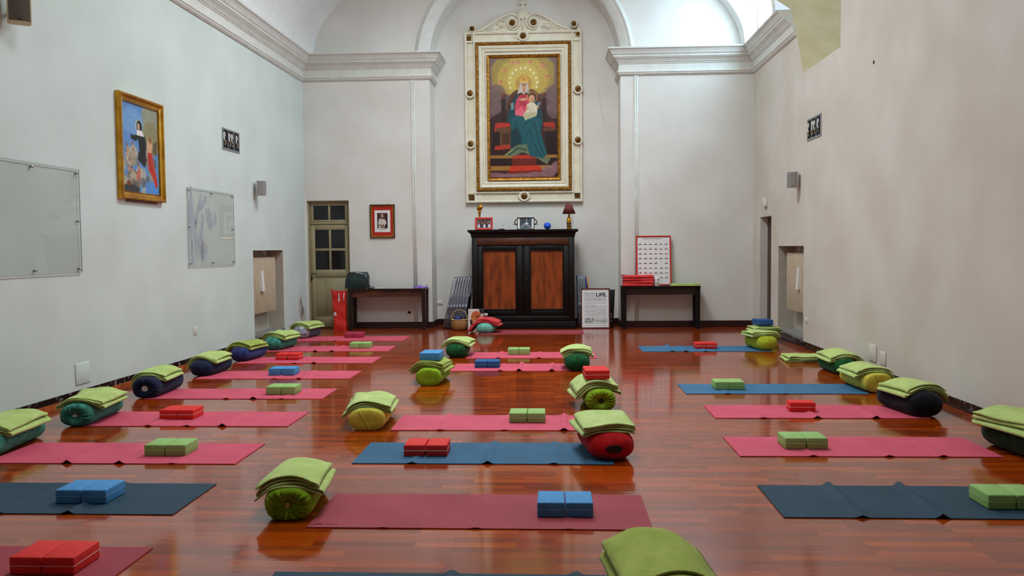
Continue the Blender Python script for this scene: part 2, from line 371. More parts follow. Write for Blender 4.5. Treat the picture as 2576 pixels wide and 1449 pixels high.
# left wall with the radiator recess
RL=(12.93,14.30,.135,1.50); RR=(12.46,13.84,.13,1.495); DR=(14.29,15.04,0,2.01)
mb=MB(); wall_panel(mb,lambda u,z:(XL(u),u,z),[YF,YB+.02],[0,5.3],[RL])
d=.27; y0,y1,z0,z1=RL
mb.add([(XL(y0),y0,z0),(XL(y0)-d,y0,z0),(XL(y0)-d,y0,z1),(XL(y0),y0,z1),(XL(y1),y1,z0),(XL(y1)-d,y1,z0),(XL(y1)-d,y1,z1),(XL(y1),y1,z1)],[(0,1,2,3),(4,7,6,5),(1,5,6,2),(3,2,6,7)],1)
mb.add([(XL(y0)+.012,y0,z0),(XL(y0)-d,y0,z0),(XL(y1)-d,y1,z0),(XL(y1)+.012,y1,z0),(XL(y0)+.012,y0,z0-.03),(XL(y1)+.012,y1,z0-.03)],[(0,1,2,3),(0,3,5,4)],2)
struct(mb.build('wall_left',[M['walll'],M['niche'],M['sill']],norm=False))
# right wall with doorway, radiator recess and two embrasures
mb=MB(); wall_panel(mb,lambda u,z:(XR,u,z),[YF,YB+.02],[0,4.04],[RR,DR])
y0,y1,z0,z1=RR
mb.add([(XR,y0,z0),(XR+d,y0,z0),(XR+d,y0,z1),(XR,y0,z1),(XR,y1,z0),(XR+d,y1,z0),(XR+d,y1,z1),(XR,y1,z1)],[(0,1,2,3),(4,7,6,5),(1,5,6,2),(3,2,6,7)],1)
mb.add([(XR-.012,y0,z0),(XR+d,y0,z0),(XR+d,y1,z0),(XR-.012,y1,z0),(XR-.012,y0,z0-.03),(XR-.012,y1,z0-.03)],[(0,1,2,3),(0,3,5,4)],2)
y0,y1,z0,z1=DR; e=.62
mb.add([(XR,y0,z0),(XR+e,y0,z0),(XR+e,y0,z1),(XR,y0,z1),(XR,y1,z0),(XR+e,y1,z0),(XR+e,y1,z1),(XR,y1,z1)],[(0,1,2,3),(4,7,6,5),(3,2,6,7)],0)
ZE=[4.04,4.3,4.6,4.75,5.0,5.14,5.4,5.7,6.0,6.3]
def room_x(z,y): return XR if z<=ZS else vx(z,y)
for (ya,fy) in EMB:
    for k in range(len(ZE)-1):
        a,b=ZE[k],ZE[k+1]
        mb.add([(room_x(a,fy(a)),fy(a),a),(4.75,fy(a),a),(4.75,fy(b),b),(room_x(b,fy(b)),fy(b),b)],[(0,1,2,3)],3)
        mb.add([(room_x(a,ya),ya,a),(4.75,ya,a),(4.75,ya,b),(room_x(b,ya),ya,b)],[(0,1,2,3)],3)
    mb.add([(XR,ya,4.04),(4.75,ya,4.04),(4.75,fy(4.04),4.04),(XR,fy(4.04),4.04)],[(0,1,2,3)],3)
    mb.add([(2.67,ya,6.3),(4.75,ya,6.3),(4.75,fy(6.3),6.3),(2.67,fy(6.3),6.3)],[(0,1,2,3)],3)
def strip(f0,f1):
    for k in range(5):
        a,b=ZE[k],ZE[k+1]
        mb.add([(XR,f0(a),a),(XR,f1(a),a),(XR,f1(b),b),(XR,f0(b),b)],[(0,1,2,3)],0)
strip(lambda z:YF,lambda z:EMB[0][0]); strip(EMB[0][1],lambda z:YB+.02)
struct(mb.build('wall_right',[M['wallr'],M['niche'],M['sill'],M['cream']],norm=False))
# window panes deep in the embrasures
for i,(ya,fy) in enumerate(EMB):
    st=WIN_FAR
    mb=MB(); pts=[(4.6,ya,4.04)]+[(4.6,fy(z),z) for z in ZE]+[(4.6,ya,6.3)]
    mb.add(pts,[list(range(len(pts)))])
    w=struct(mb.build('window_%d'%(i+2),emis('overcast_pane_%d'%i,(.80,.91,1.0),st),norm=False))
    fb=MB(); y1=fy(4.9)
    for t in (0,.33,.66,1): yy=ya+.03+(y1-ya-.06)*t; fb.box(4.55,4.595,yy-.025,yy+.025,4.04,6.3)
    for z in (4.07,4.8,5.5,6.26): fb.box(4.555,4.59,ya,fy(z),z-.025,z+.025)
    fb.build('window_frame',M['ivory'],w)
# wall behind the viewer with a weak glowing pane added for fill light
mb=MB(); wall_panel(mb,lambda u,z:(u,YF,z),[-5.4,4.8],[0,7.4],[(-1.7,.6,3.2,5.6)])
struct(mb.build('wall_front',M['brown'],norm=False))  # unseen wall kept dark brown so little light bounces back from it
w=struct(MB().add([(-1.7,YF-.2,3.2),(.6,YF-.2,3.2),(.6,YF-.2,5.6),(-1.7,YF-.2,5.6)],[(0,1,2,3)]).build('window_4',emis('overcast_pane_front',(.85,.93,1),FILL_BACK),norm=False))
mb=MB()
for x in (-1.68,-.55,.58): mb.box(x-.03,x+.03,YF-.19,YF-.13,3.2,5.6)
for z in (3.23,4.4,5.57): mb.box(-1.7,.6,YF-.185,YF-.135,z-.03,z+.03)
mb.build('window_frame',M['ivory'],w)
# vault, with window lunettes just above the cornices (one by the end wall is in view, the other two are added for light)
LUN=[(1,13.38,15.25,WIN_VAULT),(0,8.2,10.2,FILL_LEFT),(1,7.6,9.6,FILL_NEAR)]; LZ=6.30
mb=MB(); NU=56; ys=sorted([YF,2.0,4.3,6.9,8.2,10.2,7.6,9.6,9.61,10.96,12.9,13.05,13.2,13.38,13.5,13.7,15.25,YB])
NYV=len(ys)
def vpt(i,y):
    a,b=vlim(y); c=(a+b)/2; h=(b-a)/2; t=PI*i/NU; return (c-h*math.cos(t),y,ZS+1.95*math.sin(t))
for j in range(NYV-1):
    for i in range(NU):
        q=[vpt(i,ys[j]),vpt(i+1,ys[j]),vpt(i+1,ys[j+1]),vpt(i,ys[j+1])]
        ym=(ys[j]+ys[j+1])/2; zm=sum(p[2] for p in q)/4; side=1 if i>=NU//2 else 0
        if zm<LZ and any(side==sd and a<ym<b for sd,a,b,_ in LUN): continue
        if side and zm<6.3 and any(a<ym<f(zm) for a,f in EMB): continue
        if abs(i+.5-NU/2)<4 and 9.6<ym<12.9: continue
        if abs(i+.5-NU/2)<5 and 4.3<ym<6.9: continue
        mb.add(q,[(0,3,2,1)],0,True)
for s_ in (0,1):
    for j in range(NYV-1):
        ya,yb=ys[j],ys[j+1]
        if s_ and any(a<(ya+yb)/2<f(ZS) for a,f in EMB): continue
        xa=vlim(ya)[s_]; xb=vlim(yb)[s_]; wa=(XL(ya)-.02) if s_==0 else XR+.02; wb=(XL(yb)-.02) if s_==0 else XR+.02
        mb.add([(xa,ya,ZS),(xb,yb,ZS),(wb,yb,ZS),(wa,ya,ZS)],[(0,1,2,3)])
def vside(z,y,sd):
    a,b=vlim(y); r=vx(z,y); return r if sd else a+b-r
zl=[ZS]+[z for z in (vpt(i,10)[2] for i in range(1,NU//2)) if ZS<z<LZ+.12]; zt=zl[-1]
panes=[]
for n_,(sd,ya,yb,st) in enumerate(LUN):
    xp=lambda y: vlim(y)[sd]+(.04 if sd else -.04)
    for y in (ya,yb):
        for a,b in zip(zl[:-1],zl[1:]): mb.add([(vside(a,y,sd),y,a),(xp(y),y,a),(xp(y),y,b),(vside(b,y,sd),y,b)],[(0,1,2,3)])
    mb.add([(vside(zt,ya,sd),ya,zt),(xp(ya),ya,zt),(xp(yb),yb,zt),(vside(zt,yb,sd),yb,zt)],[(0,1,2,3)])
    w=struct(MB().add([(xp(ya),ya,ZS),(xp(yb),yb,ZS),(xp(yb),yb,zt),(xp(ya),ya,zt)],[(0,1,2,3)]).build('window_%d'%(1,5,3)[n_],emis('overcast_pane_lunette_%d'%n_,(.56,.79,1.0) if n_==0 else (.80,.91,1.0),st),norm=False))  # only the end wall pane is a known window, the rest are added
    f2=MB(); ym=(ya+yb)/2; e=-.03 if sd else .03; xm=xp(ym)+e
    f2.box(xm-.013,xm+.013,ym-.03,ym+.03,ZS,zt); f2.box(xm-.012,xm+.012,ya,yb,5.72,5.76); f2.build('window_frame',M['ivory'],w)
# two glowing lantern shafts added at the vault crown for overhead light
for (cy0,cy1,cz,hw,st,nm) in ((9.6,12.9,7.55,4,FILL_CROWN,'window_6'),(4.3,6.9,8.2,5,FILL_CROWN2,'window_7')):
    ca,cb=vpt(NU//2-hw,cy0),vpt(NU//2+hw,cy0)
    for yy in (cy0,cy1): mb.add([(ca[0],yy,ca[2]-.03),(cb[0],yy,ca[2]-.03),(cb[0],yy,cz),(ca[0],yy,cz)],[(0,1,2,3)])
    for x_ in (ca[0],cb[0]): mb.add([(x_,cy0,ca[2]-.03),(x_,cy1,ca[2]-.03),(x_,cy1,cz),(x_,cy0,cz)],[(0,1,2,3)])
    w=struct(MB().add([(ca[0],cy0,cz),(cb[0],cy0,cz),(cb[0],cy1,cz),(ca[0],cy1,cz)],[(0,1,2,3)]).build(nm,emis('overcast_pane_'+nm,(.86,.94,1.0),st),norm=False))
    f2=MB()
    for k in range(5): yy=cy0+.02+(cy1-cy0-.04)*k/4; f2.box(ca[0],cb[0],yy-.02,yy+.02,cz-.05,cz-.01)
    f2.build('window_frame',M['ivory'],w)
struct(mb.build('ceiling',M['vault'],norm=False))
# end wall with door opening on the left, arch and recess
mb=MB()
def archz(x):
    t=(x-ACX)/ACR; return ACZ+ACR*math.sqrt(max(0,1-t*t))
def col(xa,xb,f0,f1): mb.add([(xa,YB,f0(xa)),(xb,YB,f0(xb)),(xb,YB,f1(xb)),(xa,YB,f1(xa))],[(0,1,2,3)])
top=lambda x: max(5.3,vz(x,YB)+.06)
DL=(-4.665,-3.855,2.43)
zero=lambda x:0.0
xs=sorted(set([-4.9,DL[0],DL[1],NX0,NX1,3.9]+list(np.linspace(-4.6,3.6,42))+[ACX-ACR*math.cos(PI*k/48) for k in range(49)]))
for a,b in zip(xs[:-1],xs[1:]):
    if b-a<1e-6: continue
    c=(a+b)/2
    lo=zero
    if NX0<c<NX1: lo=archz
    elif DL[0]<c<DL[1]: lo=lambda x:DL[2]
    col(a,b,lo,top)
mb.add([(NX0,YB,0),(NX0,YN,0),(NX0,YN,ACZ),(NX0,YB,ACZ),(NX1,YB,0),(NX1,YN,0),(NX1,YN,ACZ),(NX1,YB,ACZ)],[(0,1,2,3),(4,7,6,5)])
for k in range(48):
    a,b=PI*k/48,PI*(k+1)/48
    p=lambda t,y:(ACX-ACR*math.cos(t),y,ACZ+ACR*math.sin(t))
    mb.add([p(a,YB),p(b,YB),p(b,YN),p(a,YN)],[(0,1,2,3)],0,True)
pts=[(NX0,YN,0),(NX1,YN,0)]+[(ACX+ACR*math.cos(PI*k/48),YN,ACZ+ACR*math.sin(PI*k/48)) for k in range(49)]
mb.add(pts,[list(range(len(pts)))])
mb.add([(DL[0],YB,0),(DL[0],YB+.2,0),(DL[0],YB+.2,DL[2]),(DL[0],YB,DL[2]),(DL[1],YB,0),(DL[1],YB+.2,0),(DL[1],YB+.2,DL[2]),(DL[1],YB,DL[2])],[(0,1,2,3),(4,7,6,5),(3,2,6,7)])
struct(mb.build('wall_back',M['wall'],norm=False))
# cornices, mitred along the walls
CP=[(0,4.665),(.02,4.665),(.045,4.69),(.045,4.705),(.06,4.715),(.06,4.735),(.035,4.75),(.035,4.865),(.05,4.872),(.05,4.885),(.065,4.895),(.075,4.915),(.10,4.945),(.125,4.965),(.125,4.975),(.14,4.98),(.145,5.01),(.155,5.018),(.165,5.03),(.18,5.06),(.205,5.095),(.235,5.115),(.235,5.14),(0,5.15)]
def cornice(name,path,endf=None):
    P=[Vector((x,y)) for x,y in path]; n=len(P); rings=[]
    for i in range(n):
        ds=[]
        if i>0: ds.append((P[i]-P[i-1]).normalized())
        if i<n-1: ds.append((P[i+1]-P[i]).normalized())
        ns=[Vector((q.y,-q.x)) for q in ds]
        if len(ns)==2: m=(ns[0]+ns[1]); m=m/(1+ns[0].dot(ns[1]))
        else: m=ns[0]
        r=[]
        for p,z in CP:
            q=P[i]+m*p; y=q.y
            if i==n-1 and endf: y=endf(z)
            r.append((q.x,y,z))
        rings.append(r)
    mb=MB(); k=len(CP)
    for i in range(n-1): mb.add(rings[i]+rings[i+1],[(j,j+1,k+j+1,k+j) for j in range(k-1)])
    for r in (rings[0],rings[-1]): mb.add(r,[list(range(k))])
    return struct(mb.build(name,M['trimw']))
cornice('trim_1',[(XL(YF),YF),(XL(YB),YB),(NX0,YB),(NX0,YN)])
cornice('trim_2',[(NX1,YN),(NX1,YB),(XR,YB),(XR,13.0)],yfar)
cornice('trim_3',[(XR,10.96),(XR,YF)])
# arch moulding
prof=[(0,0),(0,.02),(.05,.022),(.055,.03),(.105,.032),(.112,.042),(.165,.045),(.175,.05),(.185,.07),(.20,.08),(.215,.075),(.225,.055),(.24,.05),(.262,.04),(.27,0)]
mb=MB(); k=len(prof)
for i in range(64):
    vs=[]
    for t in (PI*i/64,PI*(i+1)/64):
        for r,h in prof: vs.append((ACX-(ACR+r)*math.cos(t),YB-h,ACZ+.0+(ACR+r)*math.sin(t)))
    mb.add(vs,[(j,j+1,k+j+1,k+j) for j in range(k-1)],0,True)
for sx in (-1,1):                                    # stilted feet down onto the cornice
    vs=[]
    for z in (ACZ,5.13):
        pass
struct(mb.build('trim_4',M['trimw']))
# slim double bead on the outer edge of both pilasters
for nm,x in (('trim_5',-2.60),('trim_6',1.555)):
    mb=MB()
    for dx in (-.022,.016): mb.tube([(x+dx,YB-.004,.12),(x+dx,YB-.004,4.67)],.017,8)
    mb.box(x-.045,x+.04,YB-.008,YB+.01,.12,4.67)
    struct(mb.build(nm,M['trimw']))
# skirtings
def skirt(name,pts,h,t,m,parent=None,z0=0):
    mb=MB()
    for (a,b) in zip(pts[:-1],pts[1:]):
        a=Vector(a); b=Vector(b); dd=(b-a).normalized(); n=Vector((dd.y,-dd.x))*t
        c=[a,b,b+n,a+n]; mb.prism([(p.x,p.y) for p in c],z0,z0+h,'z')
    return struct(mb.build(name,m,parent))
o=skirt('baseboard_left',[(XL(YF),YF),(XL(YB),YB)],.09,.012,M['marble']); skirt('floor_strip',[(XL(YF)+.012,YF),(XL(YB)+.012,YB)],.03,.022,M['strip'],o); 
o=skirt('baseboard_right',[(XR,DR[0]),(XR,YF)],.085,.012,M['marble']); skirt('floor_strip',[(XR-.012,DR[0]),(XR-.012,YF)],.022,.02,M['redbase'],o)
skirt('baseboard_back_left',[(DL[1]+.02,YB),(NX0,YB),(NX0,YN)],.12,.018,M['redbase'])
skirt('baseboard_back_right',[(NX1,YN),(NX1,YB),(XR,YB)],.12,.018,M['redbase'])
skirt('baseboard_niche',[(NX0,YN),(NX1,YN)],.12,.018,M['redbase'])

# ------------------------------------------------------------------ doors
dx0,dx1,dz=DL[0],DL[1],DL[2]
o=struct(MB().frame(dx0,dx1,-.05,dz,[(0,YB+.16),(0,YB+.05),(.03,YB+.05),(.03,YB+.09),(.035,YB+.16)]).build('door_1',M['olive']))
mb=MB()
def dbx(x0,x1,z0,z1,y=.09,t=.045): mb.box(x0,x1,YB+y,YB+y+t,z0,z1,0,.004,1)
dbx(dx0+.03,dx1-.03,1.985,2.03,.075)
dbx(dx0+.03,dx0+.10,2.03,dz-.03); dbx(dx1-.10,dx1-.03,2.03,dz-.03); dbx(dx0+.10,dx1-.10,2.03,2.07); dbx(dx0+.10,dx1-.10,dz-.09,dz-.03); xc=(dx0+dx1)/2; dbx(xc-.02,xc+.02,2.07,dz-.09)
mb.build('transom',M['olive'],o)
mb=MB(); dbx(dx0+.03,dx0+.12,.01,1.98); dbx(dx1-.11,dx1-.03,.01,1.98); dbx(dx0+.12,dx1-.11,1.88,1.98); dbx(dx0+.12,dx1-.11,.98,1.12); dbx(dx0+.12,dx1-.11,.01,.22)
dbx(xc-.015,xc+.025,1.12,1.88,.092,.04); dbx(dx0+.12,dx1-.11,1.48,1.525,.094,.036)
dbx(dx0+.11,dx1-.10,.2,1.0,.105,.02); dbx(dx0+.30,dx1-.14,.28,.93,.1,.01)
leaf=mb.build('leaf',M['olive'],o)
mb=MB(); 
for (a,b,c,e) in ((dx0+.1,xc-.02,2.07,dz-.09),(xc+.02,dx1-.1,2.07,dz-.09)): mb.box(a,b,YB+.11,YB+.115,c,e)
mb.build('transom_pane',M['dglass'],o)
for (a,b) in ((dx0+.12,xc-.015),(xc+.025,dx1-.11)):
    for (c,e) in ((1.12,1.48),(1.525,1.88)): MB().box(a,b,YB+.115,YB+.12,c,e).build('pane',M['dglass'],leaf)
MB().box(dx0,dx1,YB+.165,YB+.2,0,dz).build('door_backing',M['olive'],o)  # panel added to block sky light through the door gaps
MB().tube([(dx0+.065,YB+.09,1.05),(dx0+.065,YB+.05,1.05),(dx0+.075,YB+.045,1.05),(dx0+.16,YB+.045,1.045)],.009).build('handle',M['black'],leaf)
mb=MB(); mb.prism([(dx0+.035+.03*math.sin(t)*(1 if math.cos(t)<.2 else .6),.95-.055*math.cos(t)) for t in np.linspace(0,2*PI,16,endpoint=False)],YB+.075,YB+.092,'y'); mb.build('lock_plate',M['black'],leaf)
# doorway in the right wall: brown door standing back in the reveal
y0,y1,z0,z1=DR
o=struct(MB().box(XR+.13,XR+.175,y0+.001,y1-.001,.006,z1-.005,0,.003,1).build('door_2',M['brown']))
MB().tube([(XR+.13,y0+.12,1.0),(XR+.085,y0+.12,1.0),(XR+.085,y0+.21,1.0)],.009).build('handle',M['bronze'],o)

# ------------------------------------------------------------------ practice props
def mat_mesh(L,Wd,ridges,seed,th=.006):
    rnd=random.Random(seed); nu,nv=90,8
    def h(u,v):
        x=u*L; z=0
        for (rx,rh,rw,back) in ridges:
            k=rh*((1-v)+back*v); z+=k*math.exp(-((x-rx-.01*(v-.5))/rw)**2)
        return z
    mb=MB()
    mb.grid(lambda u,v:(u*L,v*Wd,th+h(u,v)),nu,nv); mb.grid(lambda u,v:(u*L,v*Wd,.0006+h(u,v)),nu,nv)
    for v in (0,1): mb.grid(lambda u,t,v=v:(u*L,v*Wd,.0006+h(u,v)+t*(th-.0006)),nu,1,0,False)
    for u in (0,1): mb.grid(lambda t,s,u=u:(u*L,t*Wd,.0006+h(u,t)+s*(th-.0006)),nv,1,0,False)
    return mb
def place_mat(x,y,L,Wd,m,ridges,label,seed,rz=0):
    o=mat_mesh(L,Wd,ridges,seed).build('yoga_mat',m,loc=(x,y,0),rot=(0,0,rz))
    return tag(o,label,'yoga mat','yoga mats laid out on the parquet')
def R(*xs): return [(x,h,.022,b) for x,h,b in xs]
ML=1.83
place_mat(-3.86,3.42,ML,.605,M['darkpink'],[],'wine red yoga mat at the lower left corner, cut off by the frame edge',1)
place_mat(-4.00,4.54,ML,.615,M['bluemat2'],R((.80,.016,.2),(1.22,.02,.5)),'dark slate blue yoga mat at the left front, under the pair of blue bricks',2)
place_mat(-4.07,5.645,ML,.61,M['pinkmat'],R((.62,.026,.15),(1.0,.022,.15),(1.38,.006,.2)),'pink yoga mat just behind the dark blue mat at the left front',3)
place_mat(-4.095,6.872,ML,.625,M['pinkmat'],R((.62,.012,.15),(.96,.01,.15),(1.27,.026,.15)),'pink yoga mat under the large red brick pair in the left row',4)
place_mat(-4.16,8.16,ML,.60,M['pinkmat'],R((.85,.01,.2),(1.13,.024,.2),(1.42,.006,.8)),'pink yoga mat under the green brick pair, third pink mat up the left row',5)
place_mat(-4.20,9.44,ML,.615,M['pinkmat'],R((.95,.008,.5),(1.24,.014,1.)),'pink yoga mat under the blue brick pair in the left row',6)
place_mat(-4.225,10.745,ML,.63,M['pinkmat'],R((.8,.01,.2),(1.06,.02,.2)),'pink yoga mat under the small red brick pair far up the left row',7)
place_mat(-4.265,12.01,ML,.66,M['pinkmat'],R((.75,.022,.4),(1.0,.018,.8)),'pink yoga mat under the small green brick pair far up the left row',8)
place_mat(-4.29,13.39,ML,.70,M['pinkmat'],R((.7,.008,.3),),'pink yoga mat under the maroon brick pair, farthest in the left row',9)
fm=place_mat(-1.34,4.345,ML+.03,.615,M['darkpink'],R((.42,.003,.8),(.92,.006,1.6),(1.42,.003,1)),'wine red yoga mat in the middle, nearest the viewer, under two blue bricks',10)
place_mat(-1.42,5.675,ML,.62,M['bluemat'],R((.43,.012,.3),(.96,.022,.8),(1.42,.01,1.4)),'slate blue yoga mat in the middle row under two red bricks',11)
place_mat(-1.355,6.735,ML,.61,M['pinkmat'],R((.42,.008,1.5),(.95,.006,1.5),(1.44,.022,1.2)),'pink yoga mat in the middle row between the yellow and the red bolster',12)
place_mat(-1.27,10.03,1.70,.625,M['pinkmat'],R((.62,.014,.6),(.85,.03,1.),(1.25,.026,.6)),'pink yoga mat in the middle row under two dark blue bricks',13)
place_mat(-1.20,11.20,1.78,.645,M['pinkmat'],R((.45,.012,1.5),(1.0,.012,1.)),'pink yoga mat in the middle row under two green bricks, farther back',14)
place_mat(-1.28,14.36,1.815,.68,M['darkpink'],R((.9,.006,.5),),'wine red yoga mat lying right in front of the dark cabinet',15)
place_mat(-1.30,3.115,1.83,.615,M['bluemat2'],R((.82,.02,1.),(1.39,.018,1.)),'dark blue yoga mat cut off by the bottom frame edge, only its back edge showing',16)
place_mat(1.263,4.57,ML,.62,M['bluemat2'],R((.43,.014,2.),(.86,.026,1.2)),'dark slate blue yoga mat at the right front',17,-.003)
place_mat(1.322,5.915,ML,.605,M['pinkmat'],R((.52,.01,.3),(1.05,.012,.3),(1.42,.014,.2)),'nearer pink mat of the right row, under two green bricks',18)
place_mat(1.405,7.24,ML,.59,M['pinkmat'],R((.42,.008,.2),(.88,.022,.2),(1.38,.024,.2)),'pink yoga mat at the right under the single red brick',19)
place_mat(1.343,8.44,ML,.60,M['bluemat3'],R((.42,.008,.4),(1.0,.005,.3)),'blue yoga mat at the right under two green bricks, beside the mustard bolster',20)
place_mat(1.27,11.875,ML,.66,M['bluemat3'],R((.43,.012,3.),(.62,.016,.4),(.9,.01,1.)),'blue yoga mat at the right back under the red bricks',21)

m=MB(); q=[(.035,.03),(.075,.075)]; m.tube([(.03,.030,.0062),(.055,.075,.0062)],.003,4); m.tube([(.05,.045,.0062),(.065,.06,.0062),(.08,.045,.0062),(.065,.035,.0062),(.05,.045,.0062)],.0025,4); m.tube([(.09,.045,.0062),(.105,.06,.0062),(.12,.045,.0062),(.155,.052,.0062)],.0025,4); mk=m.build('embossed_mark',M['emboss'],fm)
BW,BD,BH=.152,.225,.084
def brick_proto(key,band):
    t=thing('foam_brick','','yoga brick'); mb=MB(); mb.box(-BW/2,BW/2,-BD/2,BD/2,.0005,BH,0,.007,3); mb.build('body',M[key],t)
    mb=MB(); e=.0006; mb.box(-BW/2-e,BW/2+e,-BD/2-e,BD/2+e,BH*.5-.0022,BH*.5+.0022,0,.004,2); mb.build('joint_line',M[band],t); return t
BP={}
def brick(key,x,y,z,rz,label,group):
    band={'brick_red':'band_white','brick_green':'band_green','brick_maroon':'band_maroon'}.get(key,'band_blue')
    if key not in BP: BP[key]=o=brick_proto(key,band)
    else: o=copy_tree(BP[key])
    o.location=(x,y,z); o.rotation_euler=(0,0,rz); return tag(o,label,'yoga brick',group)
def pair(key,x0,y0,where,name,w=.308,rz=0.0,zl=.0066):
    g='pairs of foam bricks on the mats'; dx=(w-BW)/1.0; c=Vector((x0+BW/2,y0+BD/2,zl))
    for k,s in ((0,'left'),(1,'right')):
        brick(key,x0+BW/2+k*dx,y0+BD/2+k*dx*math.sin(rz),zl,rz+(.006 if k else -.004),'%s brick, %s of two on %s'%(name,s,where),g)
pair('brick_red',-2.53,3.655,'wine red mat at the lower left corner','red')
pair('brick_blue',-2.964,4.715,'dark slate blue mat at the left front','blue')
pair('brick_green',-2.991,5.84,'pink mat behind the dark blue left front mat','green')
pair('brick_red',-3.507,7.137,'second pink mat of the left row','red')
pair('brick_green',-2.977,8.37,'third pink mat of the left row','green')
pair('brick_blue',-3.403,9.675,'fourth pink mat of the left row','blue')
pair('brick_red',-3.785,11.04,'fifth pink mat of the left row','red',.318)
pair('brick_green',-3.083,12.315,'sixth pink mat of the left row','green')
pair('brick_maroon',-3.544,13.815,'farthest pink mat of the left row','maroon')
pair('brick_blue',-.097,4.53,'wine red middle mat nearest the viewer','blue')
pair('brick_red',-1.085,5.858,'slate blue middle mat','red',.312)
pair('brick_green',-.385,7.012,'pink mat between yellow and red bolsters','green')
pair('brick_dkblue',-.99,10.27,'pink mat beside the plain lime bolster','dark blue')
pair('brick_green',-.645,11.525,'far pink mat of the middle row','green')
pair('brick_green',2.435,4.72,'dark slate blue mat at the right front','green')
pair('brick_green',1.692,6.105,'nearer pink mat of the right row','green')
brick('brick_red',2.235,7.575,.0066,PI/2-.06,'single red foam brick alone on a pink mat at the right','single bricks')
pair('brick_green',1.676,8.655,'blue mat beside the mustard bolster','green',.304)
pair('brick_red',2.068,12.145,'far blue mat at the right back','red')

def bolster_mesh(L,rx,rz,kind,seed,puff=.03):
    rnd=random.Random(seed); nu=64; ph=rnd.random()*6
    prof=[]                                         # (y, scale) from front centre to back centre
    n=26
    if kind=='gather':
        f=[(.030,.02),(.034,.10),(.020,.22),(.006,.42),(-.004,.62),(.000,.78),(.012,.90),(.030,.97),(.055,1.0)]
    elif kind=='flat':
        f=[(0,.02),(-.004,.35),(-.002,.65),(.004,.86),(.013,.955),(.028,.995),(.05,1.0)]
    else:
        f=[(-.02,.02),(-.016,.25),(-.004,.48),(.012,.68),(.035,.84),(.065,.94),(.10,.99),(.14,1.0)]
    body=[(y,1.0) for y in np.linspace(f[-1][0]+.04,L-f[-1][0]-.04,9)]
    prof=f+body+[(L-y,s) for y,s in reversed(f)]
    mb=MB(); vs=[];fs=[]; N=len(prof)
    for i,(y,s) in enumerate(prof):
        t=y/L
        for k in range(nu):
            a=2*PI*k/nu; ca,sa=math.cos(a),math.sin(a)
            e=.85; x=rx*math.copysign(abs(ca)**e,ca)*s; z=rz*math.copysign(abs(sa)**e,sa)*s
            w=0
            if kind=='gather':
                fall=math.exp(-((s-.62)/.3)**2); j=i if i<N/2 else N-1-i
                w=(math.sin(a*17+ph)+.7*math.sin(a*29+2*ph)+.4*math.sin(a*41))*.0095*fall
                if i>N/2: w=-w
                rr=1+.018*math.sin(a*17+ph)*(1-abs(2*t-1))**0*math.exp(-((min(t,1-t))/.10)**2)*(s>.8)
            else: rr=1+.0*s
            rr*=1+.012*math.sin(3*a+9*t+ph)+.010*math.sin(5*a-14*t+ph)+puff*(1-(2*t-1)**2)*.5
            x*=rr; z*=rr
            z=max(z,-rz*.90+.02*abs(x/rx)**2*rz)
            vs.append((x,y-L/2+w,z+rz*.90))
    for i in range(N-1):
        for k in range(nu): k2=(k+1)%nu; fs.append((i*nu+k,i*nu+k2,(i+1)*nu+k2,(i+1)*nu+k))
    fs.append(list(range(nu))); fs.append([(N-1)*nu+k for k in range(nu)])
    return mb.add(vs,fs,0,True)
def bolster(x,y,rz_deg,fab,kind,label,L=.64,rx=.14,rz=.1,z=0,button=None,seam=None,seed=1,tip=0):
    g='bolsters set at the ends of the mats'
    t=thing('bolster',label,'bolster',(x,y,z+.0008),math.radians(rz_deg),g)
    b=bolster_mesh(L,rx,rz,kind,seed)
    mats=[fab]
    if tip: pass
    b.build('cushion_body',mats,t)
    if button:
        m,r,sx=button; mb=MB(); n=20; zc=rz*.88
        pts=[(r*sx*math.cos(2*PI*k/n),zc+r*math.sin(2*PI*k/n)) for k in range(n)]
        y0=-L/2+(.012 if kind=='gather' else -.024); mb.prism(pts,y0,y0+.03,'y'); mb.build('end_button',m,t)
    if seam:
        mb=MB(); pts=[(-.01-.05*s,-L/2-.004-.004*(1-s*s),rz*.9+rz*.93*s) for s in np.linspace(-.9,.98,14)]
        mb.tube(pts,.0035,6); mb.build('end_seam',seam,t)
    return t

